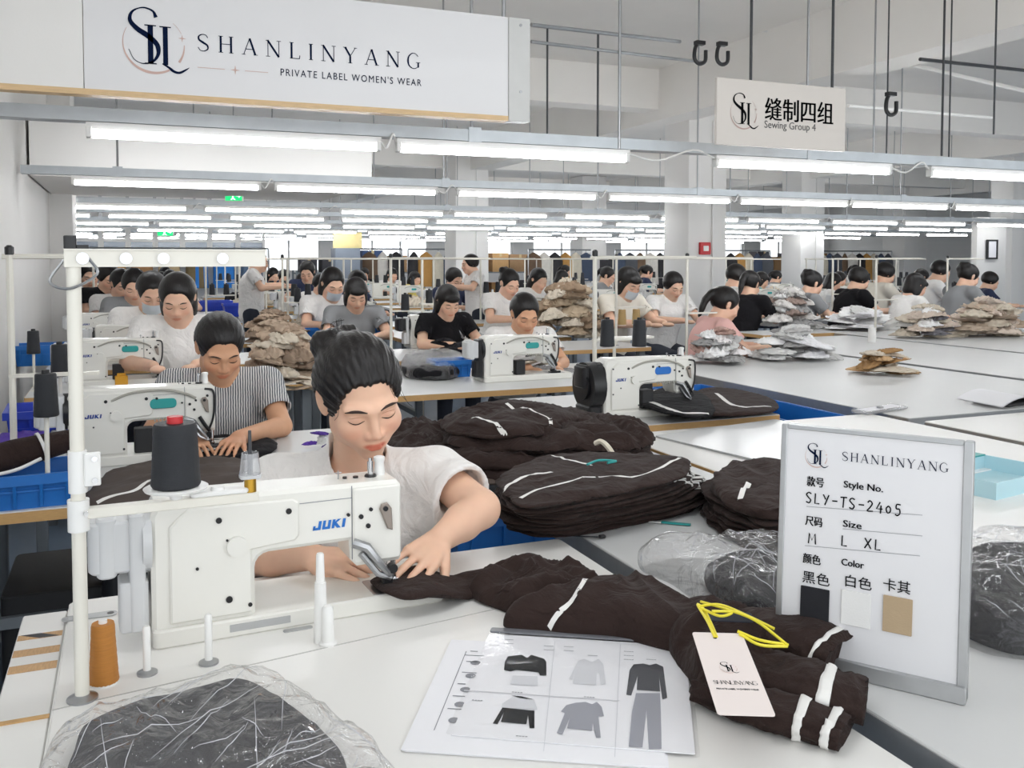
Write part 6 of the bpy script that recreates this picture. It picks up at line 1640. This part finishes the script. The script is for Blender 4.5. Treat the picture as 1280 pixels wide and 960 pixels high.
for px, py, w, h, lb in ((55, 455, .3, .12, 'blue crate at far left behind the cones'), (385, 425, .28, .10, 'bright blue crate behind the beige heap, left one'), (450, 425, .30, .10, 'bright blue crate behind the front sewer, right one'), (268, 388, .4, .12, 'deep blue crate behind the woman with the hairband, left one'), (300, 395, .36, .14, 'deep blue crate behind the striped woman'), (563, 470, .20, .09, 'small blue tray beside the black garments'), (452, 400, .3, .1, 'blue tray under the fringe woman')):
    q = at(px, py, .77); crate(lb, (q.x, q.y, .77), 0, w, w * .7, h, M_CRATE2 if 'deep' in lb else M_CRATE)
for px, py, lb, rz in ((1035, 520, 'blue crate below the edge of the grey cutting table, right one', 0), (925, 500, 'dark blue crate below the edge of the grey cutting table, left one', 0)):
    q = Vector((2.655, 3.25 if 'right' in lb else 3.85, 0)); crate(lb, (q.x - .02, q.y, .46), 0, .30, .46, .28, M_CRATE); s_ = thing('crate_trolley', 'low trolley under the ' + lb.split(' below')[0] + ' by the cutting table ' + lb.split(', ')[1], 'trolley', (q.x - .02, q.y, 0))
    obj('deck', MB().rbox(-.15, .15, -.22, .22, .43, .458, .01, .002), M_LEG, s_)
    for sx in (-1, 1):
        for sy in (-1, 1): obj('leg', MB().box(sx * .14 - .012, sx * .14 + .012, sy * .2 - .012, sy * .19 + .012, 0, .43), M_LEG, s_)
t = thing('plastic_bag', 'purple plastic bag at the left edge above the blue tray', 'bag', at(28, 566, .77)); obj('bag', heap_mesh('bag', [(-.09, -.04), (.0, -.05), (.09, -.03), (.08, .05), (-.07, .05)], .06, pm('purple_plastic', '#5a3fa8', .3), 3, .015, 18, 0, .6, 12, 50, .1), pm('purple_plastic', '#5a3fa8', .3), t)
bagged('brown garment bag with a red zip on the table behind the front sewer', [(505, 472), (560, 476), (585, 462), (560, 452), (510, 455)], .07, z=.77, seed=31, extra=False, mat=M_BLACKC)
t = thing('tape_box', 'small orange box in front of the machine with the woman in the hairband', 'box', at(152, 482, .77)); obj('box', MB().rbox(-.03, .03, -.02, .02, 0, .05, .005, .003), pm('orange_card', '#e8a92c', .5), t); obj('lid', MB().rbox(-.02, .02, -.015, .015, .05, .062, .004, .002), pm('orange_card', '#e8a92c', .5), t)
# on the right hand tables
p = at(1240, 612, .77); t = thing('open_box', 'pale blue open box standing behind the white board', 'box', (p.x + .05, p.y + .05, .77), R(10))
for a in ((-.16, .16, -.11, -.104), (-.16, .16, .104, .11), (-.16, -.154, -.104, .104), (.154, .16, -.104, .104)): obj('side', MB().box(a[0], a[1], a[2], a[3], 0, .045), pm('pale_blue_card', '#b8dbe4', .5, var=.03), t)
obj('base', MB().box(-.154, .154, -.104, .104, 0, .004), pm('pale_blue_card', '#b8dbe4', .5), t); obj('teal_flap', MB().box(-.15, .15, .10, .14, .045, .049), M_TEAL, t)
a, b = at(818, 546, .771), at(1000, 590, .771); L_ = (b - a).length
t = thing('glass_plate', 'flat white cutting plate on the work table behind the white board', 'board', a, math.atan2((b - a).y, (b - a).x)); obj('plate', MB().rbox(0, L_ + .3, 0, .62, 0, .006, .01, .002), pm('plate_white', '#f0f0f0', .2, var=.01), t); obj('rim', MB().box(.01, L_ + .3, -.003, 0, 0, .006), M_ALU, t)
a = at(1100, 514, .771); t = thing('plastic_folder', 'clear plastic folder lying on the work table below the cutting table', 'folder', a, R(12)); obj('film', MB().rbox(-.13, .16, -.03, .05, 0, .012, .01, .003), film('bag_film2', opac=.35, bump=.4), t); obj('label_sheet', MB().box(-.11, .14, -.02, .04, .012, .013), M_PAPER, t); obj('clip', MB().lathe([(.014, .012), (.014, .02), (.008, .022)], 12), M_STEEL, t)
a = at(1245, 506, .771); t = thing('paper_bundle', 'bent white paper bundle on the table at the right edge', 'paper', a, R(8))
m = MB(); n = 9; vs = []
for i in range(n): x = -.10 + .3 * i / (n - 1); zz = .012 + .030 * math.sin(i / (n - 1) * PI) ; vs += [(x, -.09, zz), (x, .12, zz + .01)]
vs2 = [(v[0], v[1], v[2] - .004) for v in vs]; k_ = len(vs); fs = []
for i in range(n - 1): fs += [(2 * i, 2 * i + 2, 2 * i + 3, 2 * i + 1), (k_ + 2 * i, k_ + 2 * i + 1, k_ + 2 * i + 3, k_ + 2 * i + 2)]
m.add(vs + vs2, fs); obj('sheet', m, M_PAPER, t, 180); obj('weight', MB().rbox(-.02, .22, -.07, .1, 0, .014, .01, .003), M_DARK, t)
p = at(845, 655, .772); t = thing('teal_ruler', 'short teal plastic strip right of the front brown stack', 'ruler', p, R(-40)); obj('strip', MB().rbox(-.035, .035, -.006, .006, 0, .003, .003, .0005), M_TEAL, t); obj('clear_end', MB().rbox(-.10, -.035, -.006, .006, 0, .002, .003, .0005), M_WPLAS, t)
p = at(745, 672, .772); t = thing('thread_snip', 'small metal thread hook lying in front of the front brown stack', 'tool', p); obj('wire', MB().tube(bez([(-.05, .03, .002), (-.02, .01, .002), (.01, -.005, .002)], 5), .0015, 6), M_DSTEEL, t); obj('head', MB().rbox(.005, .02, -.012, .0, 0, .006, .003, .001), M_DARK, t)
# scraps and boxes under the table behind
t = thing('waste_box', 'dark box of scraps on the floor under the ply edged table at left', 'box', (-.05, 2.95, 0)); obj('box', MB().rbox(-.28, .32, -.2, .2, 0, .5, .02, .004), M_DARK, t); obj('rail', MB().box(-.28, .32, -.22, -.2, .42, .45), M_LEG, t)
t = thing('pedal_box', 'black motor box hanging under the table of the striped shirt woman', 'motor', (.12, 2.76, .42)); obj('case', MB().rbox(-.2, .2, -.1, .1, 0, .22, .03, .01), M_BLACK, t); obj('bracket', MB().box(-.15, .15, -.02, .02, .22, .32), M_LEG, t)
# ---------------------------------------------------------------- more thread stands and cones between the workers
MID = [(118, 405, 'left machines, nearest one'), (140, 395, 'left machines, second one'), (258, 402, 'hairband woman, right one'), (430, 398, 'fringe woman, behind one'), (528, 420, 'bent dark head, left one'), (690, 400, 'cream heap, behind one'), (300, 398, 'rear beige heap, left one')]
for k, (px, py, lb) in enumerate(MID):
    p = at(px, py, .77); ps = thing('stand_post', 'slender white floor stand by the ' + lb, 'thread stand', (p.x, p.y, 0))
    obj('pole', MB().tube([(0, 0, 0), (0, 0, 1.42)], .011, 8), M_MACH2, ps); obj('cross_bar', MB().tube([(-.03, 0, 1.41), (.6, 0, 1.41)], .009, 6), M_MACH2, ps); obj('foot', MB().lathe([(.13, 0), (.13, .02), (.02, .03)], 14), M_DSTEEL, ps)
    obj('tray', MB().rbox(-.02, .28, -.03, .03, 1.03, 1.042, .01, 0), M_MACH2, ps)
    for j in range(2): spool_at(Vector((p.x + .06 + .14 * j, p.y, 1.042)), 'black' if k % 3 else ('tan' if j else 'black'), '%s cone on the floor stand by the %s' % (('left', 'right')[j], lb))
# ================================================================ the far part of the hall
def join_children(root, name, mats):
    mb = MB(); out = []
    for c in root.children:
        if c.type != 'MESH' or c.name.split('.')[0] in ('screws', 'maker_lettering', 'panel_seam', 'oil_caps', 'thread_guide', 'needle_plate', 'hose_coil', 'plug', 'lever_screw'): continue
        m = c.material_slots[0].material
        if m not in out: out.append(m)
        mb.cur = out.index(m); mb.add([v.co for v in c.data.vertices], [tuple(p.vertices) for p in c.data.polygons])
    return mkmesh(name, mb.v, mb.f, out, mb.mi, 35)
FARM = join_children(M2, 'sewing_machine', None)
fs_ = MB(); fs_.box(-.75, .75, -.36, .36, .74, .77); fs_.cur = 1
for sx in (-1, 1):
    for sy in (-1, 1): fs_.box(sx * .7 - .02, sx * .7 + .02, sy * .3 - .02, sy * .3 + .02, 0, .74)
fs_.cur = 2; fs_.box(-.752, .752, -.363, -.36, .741, .767)
FART = mkmesh('machine_table', fs_.v, fs_.f, [M_GTABLE, M_LEG, M_PLY], fs_.mi, 0)
fst = MB(); fst.tube([(0, 0, 0), (0, 0, .65)], .011, 6); fst.tube([(-.02, 0, .64), (.6, 0, .64)], .009, 6); fst.box(-.02, .3, -.012, .012, .275, .285)
fst.cur = 1; fst.tube([(.06, 0, .285), (.06, 0, .40)], [.034, .026], 8); fst.tube([(.19, 0, .285), (.19, 0, .40)], [.034, .026], 8)
FARS = mkmesh('thread_stand', fst.v, fst.f, [M_MACH2, M_THREAD], fst.mi, 60)
rf = random.Random(11)
def single(me, nm, loc, rz, lb, cat, grp):
    o = bpy.data.objects.new(nm, me); COL.objects.link(o); o.location = loc; o.rotation_euler.z = rz; return tag(o, lb, cat, grp)
HK = ['short', 'pony', 'bob', 'long', 'bun']; HN = {'short': 'short', 'pony': 'tied', 'bob': 'bobbed', 'long': 'long', 'bun': 'pinned up'}
SK = ['white', 'white', 'cream', 'navy', 'grey', 'black', 'white', 'blue', 'teal', 'yellow', 'pink']
COLU = [(.3, 9.9), (1.9, 8.8), (3.9, 8.9), (5.9, 9.3), (7.9, 8.6), (9.9, 9.2), (11.9, 10.4), (13.9, 11.5)]
nf = 0
for ci, (u, v0) in enumerate(COLU):
    v = v0; ri = 0
    while v < 16.9:
        bad = (abs(u - 12.9) < 1.6 and v > 8.6 and v < 11.6) or any(abs(u - c.data.vertices[0].co.x) < 1.3 and abs(v + .2 - c.data.vertices[0].co.y) < 1.25 for c in COL.objects if c.name.startswith('column_'))
        if not bad:
            lbp = 'far block, %s row, %s column' % (ORD[ri], ORD[ci])
            single(FART, 'machine_table', (u, v, 0), 0, 'grey topped machine table, ' + lbp, 'table', 'far machine tables')
            single(FARM, 'sewing_machine', (u + .25, v, .77), R(rf.uniform(-3, 3)), 'small looking white sewing machine, ' + lbp, 'sewing machine', 'far sewing machines')
            single(FARS, 'thread_stand', (u - .5, v + .1, .77), R(rf.uniform(-8, 8)), 'white stand with two black cones, ' + lbp, 'thread stand', 'far thread stands')
            if rf.random() < .78:
                sh, hr = rf.choice(SK), rf.choice(HK); nf += 1
                r_ = bpy.data.objects.new('person', None); COL.objects.link(r_); r_.location = (u + .2 + rf.uniform(-.08, .08), v + .62, 0); rz = R(rf.uniform(-25, 35)) if u < 5 else R(rf.uniform(20, 80)); r_.rotation_euler.z = rz
                r_.scale = (rf.uniform(.97, 1.05),) * 3; tag(r_, '%s shirted worker with %s hair, %s' % (sh, HN[hr], lbp), 'person', 'workers in the far block')
                for c in PB.children:
                    k = c.name.split('.')[0]
                    if k in ('body', 'shirt', 'trousers'):
                        q = bpy.data.objects.new(k, c.data); COL.objects.link(q); q.parent = r_
                        if k == 'shirt': q.material_slots[0].link = 'OBJECT'; q.material_slots[0].material = SHIRTS[sh]
                q = bpy.data.objects.new('hair', HB[hr]); COL.objects.link(q); q.parent = r_
            if rf.random() < .55:
                c = rf.choice([CRE, '#2b2a2e', WHT, TAN, '#3a5fa8', GRY]); mt = tone(c, 2)[0]
                for k in range(2): cloth_obj(crump(rf.randrange(5)), mt, (u - .35 + .2 * k, v - .05 + rf.uniform(-.1, .1), .77), rf.uniform(0, 6), (.34, .3, rf.uniform(.25, .5)), 'garment heaped beside the machine, ' + lbp, 'garments heaped in the far block')
        v += 1.5 + rf.uniform(-.05, .12); ri += 1

# glazed partition far left with garments hung before it
VP_ = 19.0
bounds = [88, 126, 160, 194, 228, 262, 297, 331]
M_PANE2 = pm('grey_blue_glass', '#7e8ea3', .15, var=.08, scale=3, spec=.6)
zt, zm, zb_ = onv(200, 283, VP_).z, onv(200, 303, VP_).z, .0
for k in range(7):
    a, b = onv(bounds[k], 300, VP_).x, onv(bounds[k + 1], 300, VP_).x; w = b - a
    r_ = bpy.data.objects.new('window_%d' % (k + 11), None); COL.objects.link(r_); r_['kind'] = 'structure'; r_.location = (a, VP_, 0)
    m = MB(); m.box(0, .05, -.04, .04, 0, zt); m.box(w - .05, w, -.04, .04, 0, zt); m.box(.05, w - .05, -.04, .04, zt - .06, zt); m.box(.05, w - .05, -.04, .04, zt - .30, zt - .25); m.box(.05, w - .05, -.03, .03, 0, .9); obj('window_frame', m, M_WPLAS, r_)
    obj('pane', MB().box(.05, w - .05, -.005, .005, .9, zt - .30), M_PANE2, r_); obj('pane', MB().box(.05, w - .05, -.005, .005, zt - .25, zt - .06), M_PANE, r_)
    if k:
        m = MB(); m.box(-.03, .03, -.03, .03, zt, ZC); obj('post', m, M_ALU, r_)
a, b = onv(88, 300, VP_).x, onv(331, 300, VP_).x
struct('trim_30', MB().box(a - 2.5, b, VP_ + .06, VP_ + .16, zt + .02, ZC - .002), M_WALL); struct('wall_partition_left', MB().box(-8.8, a, VP_, VP_ + .1, 0, ZC - .002), M_WALL)
t = thing('garment_rail', 'long rail of hanging garments before the glazed partition at far left', 'rail', ((a + b) / 2, VP_ - .5, 0)); L2 = (b - a) / 2
obj('bar', MB().tube([(-L2, 0, 1.62), (L2, 0, 1.62)], .015, 8), M_STEEL, t)
for x in (-L2, 0, L2): obj('post', MB().tube([(x, 0, 0), (x, 0, 1.62)], .018, 8), M_STEEL, t)
def hanging(nm, lb, x, y, ztop, w, l, mat, grp, rz=0):
    t = thing(nm, lb, 'garment', (x, y, ztop), rz, grp)
    m = MB(); vs = []; n = 14
    rows = [(0, .10, .02), (-.10, .62, .05), (-.22, .9, .07), (-.6, .92, .08), (-1, 1, .09)]
    for f, k, dpt in rows:
        for i in range(n): a = 2 * PI * i / n; vs.append((w / 2 * k * math.cos(a), dpt * math.sin(a) * (1 + .25 * math.sin(5 * a)), f * l))
    fs = []
    for r in range(len(rows) - 1):
        for i in range(n): j = (i + 1) % n; fs.append((r * n + i, (r + 1) * n + i, (r + 1) * n + j, r * n + j))
    fs.append(tuple(range(n))); m.add(vs, fs); obj('cloth', m, mat, t, 180)
    m = MB(); m.tube(bez([(0, 0, 0), (0, 0, .05), (.02, 0, .07), (.02, 0, .05)], 4), .006, 5); obj('hook', m, M_STEEL, t); return t
HC_ = [('#8a93a0', 'grey'), ('#b98a4a', 'ochre'), ('#a87f55', 'tan brown'), ('#c7b08a', 'pale tan'), ('#7c6b4a', 'olive brown'), ('#2f7fd0', 'bright blue'), ('#5b6f86', 'slate blue')]
for k in range(7):
    x = onv((bounds[k] + bounds[k + 1]) / 2, 310, VP_ - .5).x
    hanging('hanging_garment', '%s garment hung before the %s pane of the left partition' % (HC_[k][1], ORD[k]), x, VP_ - .5, 1.56, .42, .7, pm('hung_' + HC_[k][1].replace(' ', '_'), HC_[k][0], .8, var=.1), 'garments hung before the left partition')
hanging('hanging_garment', 'bright blue garment between two panes of the left partition', onv(250, 310, VP_ - .5).x, VP_ - .5, 1.56, .3, .7, pm('hung_bright_blue', '#2f7fd0', .8), 'garments hung before the left partition')
# yellow topped cabinet
p = atd(432, 330, 17.5); t = thing('cabinet', 'grey blue cabinet with a yellow board on top, far back left of centre', 'cabinet', (p.x, p.y, 0))
obj('body', MB().rbox(-.24, .24, -.2, .2, 0, 1.62, .02, .004), pm('cabinet_grey_blue', '#8b95a3', .5, var=.04), t); obj('yellow_board', MB().rbox(-.27, .27, -.2, -.15, 1.64, 1.92, .01, .003, axis='y') if False else MB().box(-.27, .27, -.2, -.15, 1.62, 1.92), pm('yellow_board', '#e9d79a', .5), t)
# storage shelves with cartons, and garment rails, along the far side
def shelf_unit(x0, x1, y, lb, levels):
    t = thing('storage_shelf', lb, 'shelf', ((x0 + x1) / 2, y, 0)); w = (x1 - x0) / 2
    for z in levels: obj('shelf', MB().box(-w, w, -.25, .25, z - .03, z), M_LEG, t)
    for sx in (-1, 1):
        for sy in (-1, 1): obj('post', MB().box(sx * w - .02, sx * w + .02, sy * .25 - .02, sy * .25 + .02, 0, levels[-1] + .05), M_LEG, t)
BOXC = [('#b58a58', 'tan'), ('#9c7446', 'brown'), ('#c29a68', 'light tan'), ('#3c3b40', 'black'), ('#34486e', 'navy'), ('#a07f5c', 'dull brown'), ('#6b3a38', 'dark red')]
units = [(3.4, 6.3, 20.6, 'left'), (7.2, 10.2, 20.4, 'middle left'), (10.8, 13.8, 20.2, 'middle right'), (14.6, 18.6, 19.8, 'right')]
for x0, x1, y, nm in units:
    shelf_unit(x0, x1, y, 'grey storage shelf full of cartons, the %s one along the far wall' % nm, [.5, 1.12])
    for z in (.5, 1.12):
        x = x0 + .1; k = 0
        while x < x1 - .5:
            w = rf.uniform(.32, .62); h = rf.uniform(.28, .5); c, cn = rf.choice(BOXC)
            t = thing('carton', '%s carton, %s from the left on the %s shelf, %s far unit' % (cn, ORD[k], 'upper' if z > 1 else 'lower', nm), 'box', (x + w / 2, y, z), 0, 'cartons on the far shelves')
            obj('box', MB().box(-w / 2, w / 2, -.22, .22, 0, h), pm('carton_' + cn.replace(' ', '_'), c, .8, var=.1), t); obj('tape', MB().box(-.03, .03, -.222, .222, h - .08, h + .002), pm('carton_tape', '#c9b48a', .4), t)
            x += w + rf.uniform(.02, .25); k += 1
HG = [('#2b2a2d', 'black'), ('#6e5845', 'brown'), ('#3f4b60', 'dull blue'), ('#a98663', 'ochre'), ('#d9d4cc', 'off white'), ('#51545a', 'dark grey'), ('#cfc7b4', 'sand')]
for ri_, (px, d, n, nm) in enumerate(((548, 18.6, 5, 'left of the middle column'), (700, 18.8, 6, 'behind the cream heap'), (800, 19.0, 5, 'left of the big column'), (1065, 18.8, 11, 'at right behind the man in black'), (930, 18.8, 6, 'right of the big column'), (470, 19.0, 4, 'behind the fringe woman'))):
    p = onv(px, 325, 18.25); w = n * .11 + .1; t = thing('garment_rail', 'rolling rail of garments ' + nm, 'rail', (p.x, p.y, 0))
    obj('bar', MB().tube([(-w, 0, 1.62), (w, 0, 1.62)], .016, 8), M_STEEL, t)
    for x in (-w, w): obj('post', MB().tube([(x, 0, 0), (x, 0, 1.62)], .018, 8), M_STEEL, t); obj('foot', MB().box(x - .02, x + .02, -.25, .25, 0, .04), M_STEEL, t)
    for k in range(n):
        c, cn = HG[(k * 3 + ri_) % 7]
        hanging('hanging_garment', '%s garment, %s on the rail %s' % (cn, ORD[k], nm), p.x - w + .12 + k * 2 * (w - .12) / max(1, n - 1), p.y, 1.56, .40, rf.uniform(.6, .95), pm('hung_' + cn.replace(' ', '_'), c, .8, var=.1), 'garments on the rail ' + nm, R(rf.uniform(-40, 40)))
